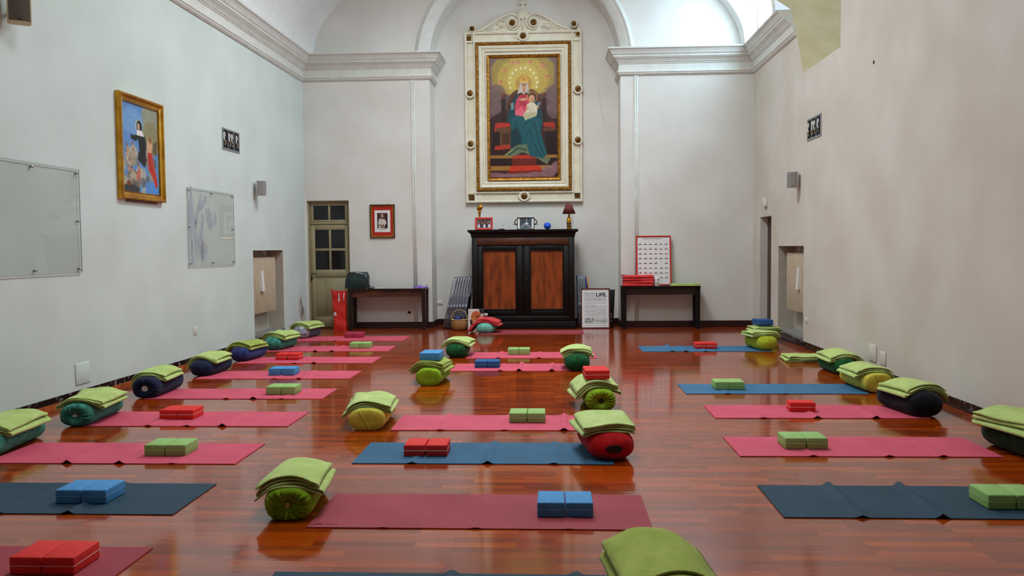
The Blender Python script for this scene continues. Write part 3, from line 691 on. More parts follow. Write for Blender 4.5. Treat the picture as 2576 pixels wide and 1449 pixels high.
def blanket_mesh(hw,d,layers,fold,th,drop,seed,rz=.1,rx=.14,lift=0.0,left=0.0,stiff=.5,slack=1.0):
    """A blanket folded into several layers: one sheet zig-zagging in section, laid over a bolster."""
    rnd=random.Random(seed); sp=th*1.5
    path=[]                                          # (x, height above base, layer index float)
    ns=14
    ext=[rnd.uniform(-.018,.012) for _ in range(layers+1)]
    for k in range(layers):
        xo=-hw+ext[k]; xf=hw+ (0.012 if (k//2)%2==0 else -.004)+rnd.uniform(-.006,.006)
        if k%2==0: xa,xb=xo,xf
        else: xa,xb=path_x,xo
        for i in range(ns): path.append((xa+(xb-xa)*i/(ns-1),k*sp+th*.5,k))
        path_x=xb
        if k<layers-1:
            r=sp/2; side=1 if k%2==0 else -1
            amp=r*(1.7 if side>0 else 1.2)
            for a in np.linspace(-PI/2,PI/2,8)[1:-1]: path.append((xb+side*math.cos(a)*amp,k*sp+th*.5+r+r*math.sin(a),k+.5))
            if side<0: path_x=xb
    P=path; n=len(P); W=[]
    ca=[rnd.uniform(-1,1) for _ in range(8)]
    def D(x,zl):
        q=min(abs(x)/rx,.9); dz=rz*(1-math.sqrt(1-q*q)); o=max(0,abs(x)-.9*rx); dz+=o*(1.05 if x<0 else .7)
        k=stiff-.6*zl/ .1*.25
        if x<0: k+=left*min(1,(-x)/hw)
        return dz*k*drop
    ny=18
    rows=[]
    for j in range(ny+1):
        v=j/ny; r0=[]
        yb=(v-.5)*d
        for i,(x,z,k) in enumerate(P):
            sh=.012*math.sin(2.1*k+ca[0]*3)+.008*math.sin(5*k+ca[1])
            yy=yb+sh*(1 if v<.5 else -1)*.6+ .010*math.sin(x*14+ca[2]*4+k)*(abs(v-.5)*2)
            top=k/(layers-1)
            zz=z-D(x,z)+.006*math.sin(yy*9+ca[3]*3+k*.8)*top*slack+.004*math.sin(x*21+yy*7+ca[4]*5)*top
            zz-=.012*max(0,abs(v-.5)*2-.72)/.28*(.4+.6*top)*.6*drop
            if lift: zz+=lift*max(0,(v-.7)/.3)*max(0,(-x-hw*.45)/(hw*.55))*top
            zz=max(zz,z*.9) if drop==0 else zz
            r0.append(Vector((x+.010*math.sin(yy*6+ca[5]*3+k)*.7,yy,zz)))
        rows.append(r0)
    mb=MB(); vs=[];fs=[];caps=[]
    for j in range(ny+1):
        r0=rows[j]; A=[];B=[]
        for i in range(n):
            a=r0[max(i-1,0)]; b=r0[min(i+1,n-1)]; t=Vector((b.x-a.x,0,b.z-a.z))
            if t.length<1e-7: t=Vector((1,0,0))
            t.normalize(); nn=Vector((-t.z,0,t.x)); e=th*.5*(.8 if j in (0,ny) else 1.0)
            A.append(r0[i]+nn*e); B.append(r0[i]-nn*e)
        vs+=A+list(reversed(B))
    w=2*n
    for j in range(ny):
        for k in range(w): k2=(k+1)%w; fs.append((j*w+k,j*w+k2,(j+1)*w+k2,(j+1)*w+k))
    if fold<0: vs=[Vector((-p.x,p.y,p.z)) for p in vs]
    mb.add(vs,fs,0,True)
    for j,dy in ((0,-th*.35),(ny,th*.35)):
        V=vs[j*w:(j+1)*w]; mid=[(V[i]+V[w-1-i])/2+Vector((0,dy,0)) for i in range(n)]
        mb.add(list(V)+mid,[(i,i+1,w+i+1,w+i) for i in range(n-1)]+[(w-1-i,w-2-i,w+i+1,w+i) for i in range(n-1)],0,True)
    return mb
def blanket(x,y,z,rz_deg,label,m='wool',hw=.17,d=.5,layers=4,fold=1,th=.0125,drop=1.0,seed=1,lift=0,left=.25,group='folded blankets on the bolsters',rz=.1,rx=.14,cat='blanket',stiff=.5):
    o=blanket_mesh(hw,d,layers,fold,th,drop,seed,rz,rx,lift,left,stiff).build('folded_blanket',M[m],loc=(x,y,z),rot=(0,0,math.radians(rz_deg)))
    return tag(o,label,cat,group)

def seat(x,y,rot,fab,kind,blab,wlab,**k):
    b=dict(L=k.get('L',.64),rx=k.get('rx',.14),rz=k.get('rz',.1))
    bolster(x,y,rot,M[fab],kind,blab,button=k.get('button'),seam=k.get('seam'),seed=k.get('seed',1),z=k.get('z',0),**b)
    ct=math.cos(math.radians(rot)); st=math.sin(math.radians(rot)); dx=k.get('bx',0); dy=k.get('by',0)
    return blanket(x+dx*ct-dy*st,y+dx*st+dy*ct,k.get('z',0)+b['rz']*1.9-.004,rot+k.get('brot',0),wlab,k.get('wool','wool'),hw=k.get('hw',.17),d=k.get('d',.5),layers=k.get('layers',4),fold=k.get('fold',1),seed=k.get('seed',1),lift=k.get('lift',0),left=k.get('left',.25),rz=b['rz'],rx=b['rx'],th=k.get('th',.0115),stiff=k.get('stiff',.5))
zm=.0065
# left row, near to far
seat(-4.22,6.12,7,'b_teal','gather','teal velvet bolster cut off by the left frame edge','lime blanket folded on the bolster cut off by the left frame edge',seed=11,button=(M['pale'],.014,1.6),L=.74,d=.56,left=.1,z=zm,brot=-3)
seat(-4.13,7.17,4,'b_teal','gather','teal velvet bolster with gathered end, first whole one in the left row','lime blanket folded on the first whole teal bolster of the left row',seed=12,button=(M['pale'],.011,1.9),L=.66,d=.52,left=.1,lift=.05,brot=3,hw=.185,z=zm)
seat(-4.18,8.52,2,'b_navy','gather','navy bolster with a pale round end button in the left row','lime blanket sliding off the navy bolster with the pale end button',seed=13,button=(M['pale'],.03,1.1),L=.68,d=.48,left=.5,by=.02,bx=-.03,brot=2,rz=.108,z=zm)
seat(-4.20,9.93,-4,'b_navy','dome','plain navy bolster behind the one with the pale button, left row','lime blanket hanging over the wall side of the plain navy bolster',seed=14,L=.68,d=.48,left=.5,bx=-.03,brot=3,z=zm)
seat(-4.21,11.20,-6,'b_blue','dome','mid blue velvet bolster between the navy and the far teal one','lime blanket folded on the mid blue velvet bolster',seed=15,L=.66,d=.5,left=.35,wool='wool2',bx=-.03,z=zm,rz=.104)
seat(-4.17,12.43,-8,'b_teal','dome','green teal bolster near the left radiator recess','lime blanket folded on the teal bolster near the left radiator recess',seed=16,L=.66,d=.52,left=.15,lift=.06,hw=.18,z=zm,rx=.15,rz=.108)
seat(-4.24,14.02,-10,'b_grey','dome','grey blue bolster with a black and white patterned end, farthest in the left row','lime blanket on the patterned bolster, farthest in the left row',seed=17,L=.66,d=.52,left=.15,brot=-3,z=zm,rz=.112)
# patterned front of that last bolster
last=[o for o in bpy.data.objects if o.get('label','').startswith('grey blue bolster')][0]
bd=[c for c in last.children][0]; bd.data.materials.append(M['hound'])
for p in bd.data.polygons:
    if p.center.y<-.20: p.material_index=1
# middle row
seat(-1.505,4.74,5,'b_lime','gather','lime bolster with gathered end beside the wine red mat, front middle','lime blanket folded on the front middle lime bolster',seed=21,button=(M['tan'],.014,1),L=.58,d=.45,rx=.135,rz=.098,left=.2,hw=.165,layers=4,bx=-.01,by=-.02,stiff=.5)
seat(-1.565,7.05,2,'b_yellow','flat','mustard yellow bolster with seamed flat end in the middle row','pale lime blanket folded on the mustard yellow bolster',seed=22,seam=M['b_yellow'],L=.66,d=.52,rx=.15,rz=.095,wool='wool3',left=.3,lift=.06,hw=.185,bx=-.02,brot=2)
seat(-1.36,9.26,-3,'b_lime','flat','lime bolster with plain flat end under a blue brick','olive lime blanket under the blue brick in the middle row',seed=23,L=.64,d=.46,wool='wool2',left=.3,hw=.18,layers=5,bx=-.02,brot=-3)
seat(-1.34,11.55,0,'b_dkgreen','dome','bottle green bolster left of the far pink middle mat','pale lime blanket on the bottle green bolster in the middle left',seed=24,L=.62,d=.48,wool='wool3',left=.2,hw=.185,rx=.15,rz=.105,brot=-5)
seat(.285,10.28,0,'b_dkgreen','dome','bottle green bolster at the right end of the middle pink mats','pale lime blanket on the bottle green bolster at the right end of the middle mats',seed=25,L=.62,d=.40,wool='wool3',left=.1,hw=.175,rx=.155,rz=.108,z=zm,th=.011,layers=5)
seat(.41,7.86,4,'b_lime','gather','lime bolster with a black end button, under two red bricks','lime blanket under the two red bricks in the middle right',seed=26,button=(M['black'],.021,1.1),L=.62,d=.46,wool='wool3',left=.35,hw=.185,rx=.14,rz=.104,layers=5,bx=-.04,brot=4,stiff=.5)
seat(.37,6.05,8,'b_red','dome','red bolster with a black oval end patch','lime blanket folded on the red bolster',seed=27,button=(M['black'],.03,2.0),L=.62,d=.46,wool='wool3',fold=-1,left=-.1,hw=.172,rx=.168,rz=.102,z=zm,stiff=.35,brot=1,layers=4,th=.013,bx=-.01)
seat(.44,3.34,2,'b_lime','dome','lime bolster under the blanket cut off by the bottom frame edge','olive lime blanket cut off by the bottom frame edge',seed=28,L=.62,d=.50,wool='wool2',fold=-1,left=.2,hw=.19,stiff=.6,rz=.112,brot=4,th=.014)
# right row
seat(3.02,12.22,9,'b_limedk','dome','yellow green bolster at the right back, nearer the viewer of the two','lime blanket on the nearer yellow green bolster at the right back',seed=31,L=.64,d=.42,fold=-1,left=.05,hw=.19,rx=.15,rz=.108,z=zm,stiff=.2)
seat(3.33,13.25,3,'b_limedk','dome','yellow green bolster farther back, under two dark blue bricks','lime blanket under the two dark blue bricks at the right back',seed=32,L=.64,d=.42,fold=-1,left=.05,hw=.20,rx=.16,rz=.095,stiff=.2)
blanket(3.25,10.97,.002,-3,'lime blanket folded flat on the floor by the right wall','wool',hw=.21,d=.45,layers=4,fold=-1,drop=0.0,seed=33,group='blankets lying on the floor')
seat(3.36,9.98,2,'b_dkgreen','dome','green velvet bolster by the right wall, behind the mustard one','lime blanket on the green velvet bolster by the right wall',seed=34,L=.66,d=.50,fold=-1,left=.3,hw=.185,bx=.04,rz=.104)
seat(3.27,8.82,4,'b_yellow','flat','mustard yellow bolster by the right wall','lime blanket folded on the mustard bolster by the right wall',seed=35,seam=M['b_yellow'],L=.66,d=.50,fold=-1,left=.25,hw=.185,bx=.01,brot=-2,z=zm,rx=.15)
seat(3.19,7.58,8,'b_black','dome','black plush bolster by the right wall','lime blanket draped on the black plush bolster by the right wall',seed=36,L=.68,d=.44,fold=-1,left=.3,hw=.19,bx=.04,rx=.155,rz=.115,z=zm,brot=4)
seat(3.38,6.05,8,'b_dark','dome','dark green bolster cut off by the right frame edge','lime blanket on the dark bolster cut off by the right frame edge',seed=37,L=.68,d=.56,fold=-1,left=-.1,hw=.20,rx=.16,rz=.112,z=zm,brot=6,stiff=.4,layers=5)
# bricks laid on blankets (long side across)
g='bricks laid on top of blankets'
for k,(dy,s) in enumerate(((-.079,'front'),(.079,'back'))):
    brick('brick_blue',-1.375+.004*k,9.24+dy,.262,PI/2-.03+.03*k,'blue foam brick, %s one of two on the olive lime blanket'%s,g)
    brick('brick_red',.40-.01*k,7.82+dy,.276,PI/2+.05-.05*k,'red foam brick, %s one of two on the lime blanket at middle right'%s,g)
    brick('brick_dkblue',3.31-.03*k,13.22+dy,.258,PI/2+.03*k,'dark blue foam brick, %s one of two on the right back blanket'%s,g)
# aqua cushion and coral blanket in front of the cabinet
bolster(-1.20,14.72,-3,M['b_aqua'],'dome','aqua cushion under the coral blanket in front of the cabinet',L=.5,rx=.165,rz=.105,seed=41)
blanket(-1.22,14.72,.195,-6,'coral red blanket folded on the aqua cushion','woolr',hw=.25,d=.42,layers=4,seed=42,left=.55,rz=.105,rx=.165,th=.013,stiff=.5)
tag(MB().ball((0,0,.035),.035,0,14,8,1.1,.8,.8).build('felt_pouch',M['stain'],loc=(-1.20,14.62,.29)),'small grey felt pouch on top of the coral blanket','pouch')

# ------------------------------------------------------------------ wall fixtures
LW=lambda y,off=0.0:(XL(y)+off,y)
ang=math.atan(.02)
def on_left(y,z,off=0.0): return (XL(y)+off,y,z),PI/2-ang      # local x runs along +y, local -y faces the room
def on_right(y,z,off=0.0): return (XR-off,y,z),-PI/2
# gilt framed picture
(l,r)=on_left(9.52,2.69,.002); t=thing('framed_picture','gilt framed painting of a nun in black habit among clouds on the left wall','picture',l,r)
w2,h2=.50,.595
fp=[(0,0),(0,-.05),(.012,-.062),(.03,-.058),(.045,-.04),(.075,-.03),(.085,-.034),(.09,-.022),(.09,-.012)]
MB().frame(-w2,w2,-h2,h2,fp).build('frame',M['goldf'],t)
cv=Canvas(130,170,(96,140,190)); cv.view(0,0,1,1)
rn=random.Random(3)
cv.ell(.85,.15,.3,.28,(150,150,120),10,.9); cv.ell(.8,.35,.25,.2,(138,132,96),10,.9); cv.ell(.3,.2,.3,.15,(118,160,205),8,.8)
for _ in range(46):
    x=rn.uniform(.0,.9); y=rn.uniform(.52,.98)
    if x>.7 and y>.85: continue
    s=rn.uniform(.05,.12); c=rn.choice([(190,180,150),(160,150,125),(120,112,98),(210,204,180),(90,86,84)]); cv.ell(x,y,s,s*.7,c,4,.7)
cv.poly([(.62,.92),(1,.8),(1,1),(.6,1)],(84,140,205),4); cv.ell(.2,.97,.25,.06,(60,58,58),4)
cv.poly([(.40,.34),(.30,.36),(.24,.34),(.25,.40),(.38,.42),(.44,.38),(.50,.66),(.62,.68),(.66,.42),(.62,.33)],(28,30,34),1)
cv.poly([(.44,.52),(.42,.62),(.60,.70),(.66,.60)],(34,34,38),1)
cv.ell(.47,.24,.10,.075,(222,214,170),2,.6,ring=.7); cv.ell(.48,.25,.075,.075,(26,26,30),1); cv.ell(.46,.245,.035,.04,(205,160,130),1)
cv.poly([(.42,.28),(.54,.28),(.62,.35),(.40,.345)],(228,226,220),1)
for x,y in ((.14,.48),(.28,.45),(.30,.52),(.12,.55),(.2,.64),(.24,.72),(.16,.71),(.42,.68),(.38,.78)): cv.ell(x,y,.022,.02,(140,96,72),1); cv.ell(x+.02,y+.035,.04,.028,(188,150,122),1,.8)
cv.poly([(.68,.40),(.76,.35),(.84,.42),(.80,.52),(.70,.52)],(206,160,124),1); cv.ell(.77,.37,.035,.04,(150,86,52),1); cv.poly([(.86,.40),(.97,.36),(.94,.55),(.84,.5)],(96,82,58),2)
cv.poly([(.69,.52),(.82,.52),(.86,.66),(.92,.76),(.97,.9),(.90,.92),(.80,.78),(.70,.72)],(190,56,44),1); cv.line([(.74,.54),(.78,.72)],.02,(130,30,28),1)
cv.poly([(.40,.74),(.48,.72),(.46,.84),(.36,.86)],(190,104,90),1); cv.ell(.16,.90,.05,.03,(120,60,46),1)
cv.noise(.06,4,3); cv.build('canvas',-w2+.088,w2-.088,-h2+.088,h2-.088,t,-.014)
MB().box(-.33,.36,-.012,0,-h2-.028,-h2+.01).build('support_ledge',M['frameb'],t)
# acrylic panels
def acrylic(y0,y1,z0,z1,label,holes):
    (l,r)=on_left((y0+y1)/2,(z0+z1)/2,.0); t=thing('acrylic_panel',label,'panel',l,r,'acrylic panels on the left wall')
    a,b=(y1-y0)/2,(z1-z0)/2; MB().box(-a,a,-.022,-.017,-b,b).build('sheet',M['acrylic'],t)
    e=MB(); 
    for q in ((-a,a,-b,-b+.003),(-a,a,b-.003,b),(-a,-a+.004,-b,b),(a-.004,a,-b,b)): e.box(q[0],q[1],-.0225,-.0165,q[2],q[3])
    e.build('polished_edge',M['alu'],t)
    for (x,z) in holes:
        m=MB(); m.x=Matrix.Translation((x*(a-.04),0,z*(b-.04)))@Matrix.Rotation(PI/2,4,'X'); m.lathe([(.009,0.0),(.009,.024),(.014,.025),(.014,.03),(.004,.033)],seg=12); m.build('screw',M['chrome'],t)
    return t
H9=[(-1,1),(0,1),(1,1),(1,0),(1,-1),(0,-1),(-1,-1),(-1,0)]
acrylic(6.78,8.27,1.29,2.338,'large clear acrylic panel at the left frame edge, nearer the viewer',H9)
acrylic(10.67,12.165,1.295,2.34,'clear acrylic panel over faded mural marks, beside the left speaker',H9)
mb=MB(); rn=random.Random(5)
(l,r)=on_left(11.42,1.82,.001)
def blob(cx,cz,rx,rz,a,mi=0,n=18):
    pts=[]
    for k in range(n):
        t=2*PI*k/n; q=1+rn.uniform(-.28,.28); x=rx*q*math.cos(t); z=rz*q*math.sin(t); pts.append((cx+x*math.cos(a)-z*math.sin(a),-.0012-.0004*mi,cz+x*math.sin(a)+z*math.cos(a)))
    mb.add(pts,[list(range(n))],mi)
for q in ((-.62,.1,.06,.4,0),(-.5,-.1,.05,.3,.1),(-.42,.2,.04,.25,-.4),(-.25,.33,.05,.16,-.9),(-.35,-.25,.07,.2,.1),(-.28,.05,.04,.15,-.3),(-.06,.12,.09,.17,.2),(.12,.13,.05,.1,0),(-.25,-.33,.09,.14,.3),(-.6,-.35,.05,.14,0)): blob(*q)
o=mb.build('faded_mural_fragment',M['fresco'],loc=l,rot=(0,0,r)); tag(o,'faded bluish mural marks on the wall behind the smaller acrylic panel','mural')
# vents
def vent(l,r,label,w=.62,h=.31):
    t=thing('vent_grille',label,'vent',l,r,'wall vents'); a,b=w/2,h/2
    MB().frame(-a,a,-b,b,[(0,0),(0,-.012),(.022,-.012),(.026,-.004)]).build('frame',M['alu'],t)
    MB().box(-a+.02,a-.02,-.004,-.001,-b+.02,b-.02).build('dark_opening',M['voidb'],t)
    for x in (-.105,.10): MB().box(x-.009,x+.009,-.011,-.004,-b+.02,b-.02).build('bar',M['alu'],t)
    for x in (-.22,-.04,.05,.22):
        p=[(x-.04+.035*k/9+.012*math.sin(k*1.1),-.012,.08-.17*k/9) for k in range(10)]; MB().tube(p,.007,6).build('lever',M['plastic'],t)
        MB().tube([(x-.03+.03*math.cos(q),-.012,.035+.06*math.sin(q)) for q in np.linspace(0,PI*1.4,10)],.006,6).build('lever',M['plastic'],t)
        MB().ball((x+.01,-.014,-.05),.022,0,10,6,1,.5,1).build('knob',M['bronze'],t)
l,r=on_left(12.165,3.13); vent(l,r,'square dark wall vent high on the left wall')
l,r=on_right(12.0,3.165); vent(l,r,'square dark wall vent high on the right wall')
# speakers
def speaker(l,rz,label,w,h,grille,shell,wallrot):
    t=thing('wall_speaker',label,'speaker',l,rz,'small wall speakers'); a,b=w/2,h/2; d=w*.9
    poly=[(-a*.8,0),(-a,-d*.25),(-a,-d*.8)]+[(-a+2*a*k/8,-d*.8-d*.10*math.sin(PI*k/8)-.0) for k in range(1,8)]+[(a,-d*.8),(a,-d*.25),(a*.8,0)]
    MB().prism(poly,-b,b,'z').build('cabinet',shell,t)
    g=[(-a*.9+1.8*a*k/10,-d*.8-d*.10*math.sin(PI*(k/10*.9+.05))-.004) for k in range(11)]
    g=g+[(x,y+.010) for x,y in reversed(g)]
    MB().prism(g,-b*.93,b*.93,'z').build('grille',grille,t)
    MB().box(-a*.12,a*.12,-d*.9-.009,-d*.9,-b*.86,-b*.8).build('badge',M['black'],t)
    m=MB(); m.tube([(0,-.02,0),wallrot],.02,8); m.box(-.05,.05,-.03,.0,-.06,.06); m.build('bracket',M['spkb'] if shell!=M['spkc'] else shell,t)
    return t
speaker((XL(7.3)+.10,7.30,3.66),math.radians(36),'beige wall speaker with brown grille at the upper left corner',.185,.25,M['spkd'],M['spkc'],(-.05,.10,0))
speaker((XL(13.1)+.09,13.10,2.49),math.radians(24),'small grey wall speaker on the left wall below the vent',.155,.235,M['spkg'],M['spkb'],(-.04,.09,0))
speaker((XR-.10,12.75,2.485),math.radians(-12),'small grey wall speaker on the right wall below the vent',.165,.235,M['spkg'],M['spkb'],(.06,.09,0))
l,r=on_right(14.63,2.25); t=thing('thermostat_box','small white box above the right doorway','control box',l,r)
MB().box(-.085,.085,-.05,0,-.075,.075,0,.01,2).build('housing',M['plastic'],t); MB().box(-.07,.03,-.053,-.049,-.05,.05,0,.002,1).build('cover',M['spkb'],t)
def plate(name,l,r,w,h,label,cat,kids=(),m='plastic'):
    t=thing(name,label,cat,l,r); MB().box(-w/2,w/2,-.011,0,-h/2,h/2,0,.004,2).build('plate',M[m],t)
    for (n,x0,x1,z0,z1,m) in kids: MB().box(x0,x1,-.016,-.010,z0,z1,0,.002,1).build(n,m,t)
    return t
l,r=on_left(10.82,.43); plate('light_switch',l,r,.085,.10,'small white switch plate low on the left wall','switch',(('rocker',-.012,.012,-.03,.03,M['ivory']),))
l,r=on_left(8.245,.255); plate('cover_plate',l,r,.25,.215,'large white blank cover plate low on the left wall','cover plate',(),'walll')
l,r=on_right(12.27,.405); plate('power_socket',l,r,.10,.085,'small white socket low on the right wall by the radiator recess','socket',(('socket_face',-.03,.03,-.025,.025,M['ivory']),))
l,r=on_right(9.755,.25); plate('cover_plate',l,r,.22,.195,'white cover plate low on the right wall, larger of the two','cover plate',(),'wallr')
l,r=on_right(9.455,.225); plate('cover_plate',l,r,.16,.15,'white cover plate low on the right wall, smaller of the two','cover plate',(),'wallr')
l,r=on_right(15.19,1.245); plate('light_switch',l,r,.08,.10,'small white switch beside the right doorway','switch',(('rocker',-.012,.012,-.03,.03,M['ivory']),))
plate('power_socket',(-2.245,YN,.44),0,.135,.09,'white double socket in the arched recess, left of the chairs','socket',(('socket_face',-.05,.0,-.025,.025,M['ivory']),('socket_face',.01,.05,-.025,.025,M['ivory'])))
plate('power_socket',(1.13,YN,.40),0,.12,.08,'white socket in the arched recess, right of the black board','socket',(('socket_face',-.04,.04,-.025,.025,M['ivory']),))
o=MB().ball((0,0,0),.018,0,10,6,1,.5,1.4).build('anchor_hole',M['voidb'],loc=(XR,9.84,3.598),rot=(0,0,PI/2)); tag(o,'small dark hole high on the right wall','hole')
o=MB().ball((0,0,0),.03,0,10,6,1.1,.3,.8).build('anchor_hole',M['voidb'],loc=(-2.73,YB-.002,.30)); tag(o,'small dark hole in the wall under the left table','hole')
# plaster blemishes
mb=MB(); rn=random.Random(8)
p=[(.66,3.30)];
for k in range(16): p.append((p[-1][0]+rn.uniform(.005,.03),p[-1][1]+.045+rn.uniform(-.02,.02)))
mb.tube([(1.0-(x-.66)*.55,YN-.0005,z+.55) for x,z in p],.0022,5); o=mb.build('plaster_crack',M['crack']); tag(o,'thin crack in the plaster right of the altarpiece','crack')
mb=MB(); 
l=(XL(15.2)+.0015,15.2,.40)
for q in ((0,0,.14,.2,0),(.1,-.1,.12,.16,.2),(.02,.16,.07,.12,0)):
    pts=[]
    for k in range(20):
        tt=2*PI*k/20; s=1+rn.uniform(-.12,.12); pts.append((q[0]+q[2]*s*math.cos(tt),0,q[1]+q[3]*s*math.sin(tt)))
    mb.add(pts,[list(range(20))])
o=mb.build('damp_stain',M['stain'],loc=l,rot=(0,0,PI/2-ang)); tag(o,'brownish damp stain low on the left wall beside the old door','stain')
# radiators
def radiator(l,r,label,w,z0,z1,hum_x):
    t=thing('radiator',label,'radiator',l,r,'column radiators in the wall recesses'); n=17; a=w/2
    for k in range(n):
        x=-a+w*(k+.5)/n; MB().box(x-w/n*.27,x+w/n*.27,-.075,0,z0,z1,0,.008,2).build('column',M['rad'],t)
    MB().box(-a,a,-.045,-.015,z1-.06,z1-.02).build('header',M['rad'],t); MB().box(-a,a,-.045,-.015,z0+.02,z0+.06).build('header',M['rad'],t)
    MB().tube([(a,-.03,z1-.05),(a+.05,-.03,z1-.05),(a+.05,-.03,z1-.09)],.014).build('valve',M['white'],t)
    h=MB(); h.prism([(-.062,z1-.22),(-.095,z1-.22),(-.115,z1-.56),(-.064,z1-.56)],hum_x-.05,hum_x+.05,'x'); h.build('humidifier',M['white'],t)
    MB().tube([(hum_x+.02,-.062,z1-.20),(hum_x+.03,-.075,z1-.22)],.006).build('hook',M['chrome'],t)
    return t
l,r=on_left(13.62,0,-.165); radiator((l[0],l[1],0),r,'cream column radiator in the recess of the left wall',1.12,.46,1.385,-.12)
l,r=on_right(13.12,0,-.165); radiator((l[0],l[1],0),r,'cream column radiator in the recess of the right wall',1.12,.47,1.385,.14)
for (y,lab,side) in ((13.66,'small white hook under the lintel of the left radiator recess',-1),(13.0,'small white hook under the lintel of the right radiator recess',1)):
    x=XL(y)-.1 if side<0 else XR+.1
    o=MB().tube([(0,0,0),(0,0,-.03),(0,.03,-.05),(0,.03,-.075)],.008).build('ceiling_hook',M['white'],loc=(x,y,1.498)); tag(o,lab,'hook')
# ------------------------------------------------------------------ altarpiece
AX=lambda q:-1.683+(q/2.733-29)*.00768+.558
AZ=lambda q:5.64-(q/2.733-85)*.00766
t=thing('altarpiece','tall ivory and gilt altarpiece frame with a painting of an enthroned crowned woman and child','altarpiece',(-.558,YN-.002,0))
x0,x1,z1,z0=AX(80),AX(882),AZ(226),AZ(1392)
mb=MB(); mb.box(x0,x1,-.05,0,z0,z1)
mb.frame(x0,x1,z0,z1,[(0,-.05),(0,-.085),(.02,-.09),(.035,-.085),(.045,-.06)])
xi0,xi1,zi1,zi0=AX(148),AX(815),AZ(292),AZ(1322)
mb.frame(xi0-.02,xi1+.02,zi0-.02,zi1+.02,[(0,-.05),(0,-.085),(.02,-.09),(.03,-.085),(.03,-.05)])
for (xa,za) in ((x0+.02,z1-.02),(x1-.02,z1-.02),(x0+.02,z0+.02),(x1-.02,z0+.02)):
    sx=1 if xa<0 else -1; sz=1 if za<3.5 else -1
    mb.box(min(xa+sx*.145,xa+sx*.175),max(xa+sx*.145,xa+sx*.175),-.085,-.04,min(za,za+sz*.17),max(za,za+sz*.17))
    mb.box(min(xa,xa+sx*.17),max(xa,xa+sx*.17),-.085,-.04,min(za+sz*.145,za+sz*.175),max(za+sz*.145,za+sz*.175))
mb.frame(AX(175),AX(788),AZ(1292),AZ(320),[(0,-.05),(0,-.10),(.02,-.11),(.05,-.10),(.062,-.085),(.062,-.075),(.075,-.075),(.085,-.09),(.11,-.085),(.12,-.065),(.12,-.05)])
mb.build('carved_frame',M['ivory'],t)
mb=MB(); mb.frame(AX(155),AX(808),AZ(1312),AZ(300),[(0,-.05),(0,-.10),(.012,-.12),(.025,-.125),(.04,-.115),(.052,-.10),(.052,-.05)])
xa,xb,za,zb=AX(155)+.026,AX(808)-.026,AZ(1312)+.026,AZ(300)-.026
def beads(m,xa,xb,za,zb,y,r,step):
    for (p,q,dx,dz) in (((xa,za),(xb,za),1,0),((xb,za),(xb,zb),0,1),((xb,zb),(xa,zb),-1,0),((xa,zb),(xa,za),0,-1)):
        L=abs(q[0]-p[0])+abs(q[1]-p[1]); n=int(L/step)
        for k in range(n): m.ball((p[0]+dx*step*k,y,p[1]+dz*step*k),r,0,6,4,1,.7,1)
beads(mb,xa,xb,za,zb,-.122,.019,.046); mb.build('gilt_leaf_moulding',M['gold'],t)
mb=MB(); xa,xb,za,zb=AX(230),AX(734),AZ(1242),AZ(383)
mb.frame(xa,xb,za,zb,[(0,-.05),(0,-.09),(.012,-.105),(.03,-.10),(.05,-.085),(.058,-.07),(.058,-.055)]); beads(mb,xa+.028,xb-.028,za+.028,zb-.028,-.10,.009,.03)
mb.build('gilt_inner_frame',M['gold'],t)
cv=Canvas(200,348,(92,74,78)); cv.view(250,405,715,1215)
cv.poly([(250,405),(715,405),(715,640),(250,640)],(120,98,92),12); cv.poly([(262,470),(300,415),(400,405),(640,405),(690,450),(692,580),(620,650),(340,650),(270,590)],(166,140,66),14,.95); cv.ell(480,540,175,140,(190,164,72),14,.9); cv.ell(480,545,110,100,(206,184,92),12,.8)
cv.poly([(250,820),(330,760),(660,760),(715,800),(715,1215),(250,1215)],(50,26,20),10,.9)
for q in ((290,640,70,60),(700,650,70,60),(275,740,60,50),(690,760,50,60)): cv.ell(q[0],q[1],q[2],q[3],(118,92,88),8,.8)
for q in ((405,440),(440,434),(527,437),(600,450),(615,472),(640,538),(324,572),(352,490)): cv.ell(q[0],q[1],15,10,(200,124,92),2,.85,.5); cv.ell(q[0]-10,q[1]+5,11,6,(220,156,116),1,.8,-.5); cv.ell(q[0]+9,q[1]-8,6,6,(184,108,76),1,.9); cv.ell(q[0]+12,q[1]+6,10,5,(206,150,96),1,.7,.6)
for q in ((391,608),(386,574),(393,540),(408,510),(434,488),(464,478),(497,474),(529,488),(552,512),(568,542),(576,574),(571,606)): cv.ell(q[0],q[1],7,7,(244,238,200),1)
cv.ell(490,735,122,128,(84,46,24),1); cv.ell(490,740,100,108,(58,28,16),1); cv.poly([(368,720),(612,720),(612,840),(368,840)],(70,36,20),1)
for xx in (345,622): cv.poly([(xx-15,680),(xx+15,680),(xx+15,850),(xx-15,850)],(46,22,14),1); cv.ell(xx,660,17,17,(92,46,24),1); cv.ell(xx-5,655,5,5,(170,100,60),1)
cv.poly([(288,850),(305,842),(384,846),(390,872),(300,880),(294,905),(280,905)],(178,50,28),1); cv.poly([(614,846),(680,842),(694,852),(700,905),(684,880),(614,872)],(166,44,26),1)
cv.poly([(292,882),(392,876),(392,1010),(318,1010),(316,905),(292,900)],(104,66,36),1); cv.poly([(330,915),(386,912),(386,990),(332,990)],(72,42,24),1)
cv.poly([(612,880),(690,882),(688,905),(612,905)],(96,58,34),1); cv.poly([(270,905),(316,905),(318,1010),(262,1040)],(36,16,14),2); cv.poly([(625,905),(700,905),(705,1060),(640,1060)],(34,14,12),2)
cv.poly([(286,1000),(394,994),(394,1022),(276,1030)],(172,46,26),1); cv.poly([(276,1030),(394,1022),(394,1062),(262,1062)],(50,24,20),1)
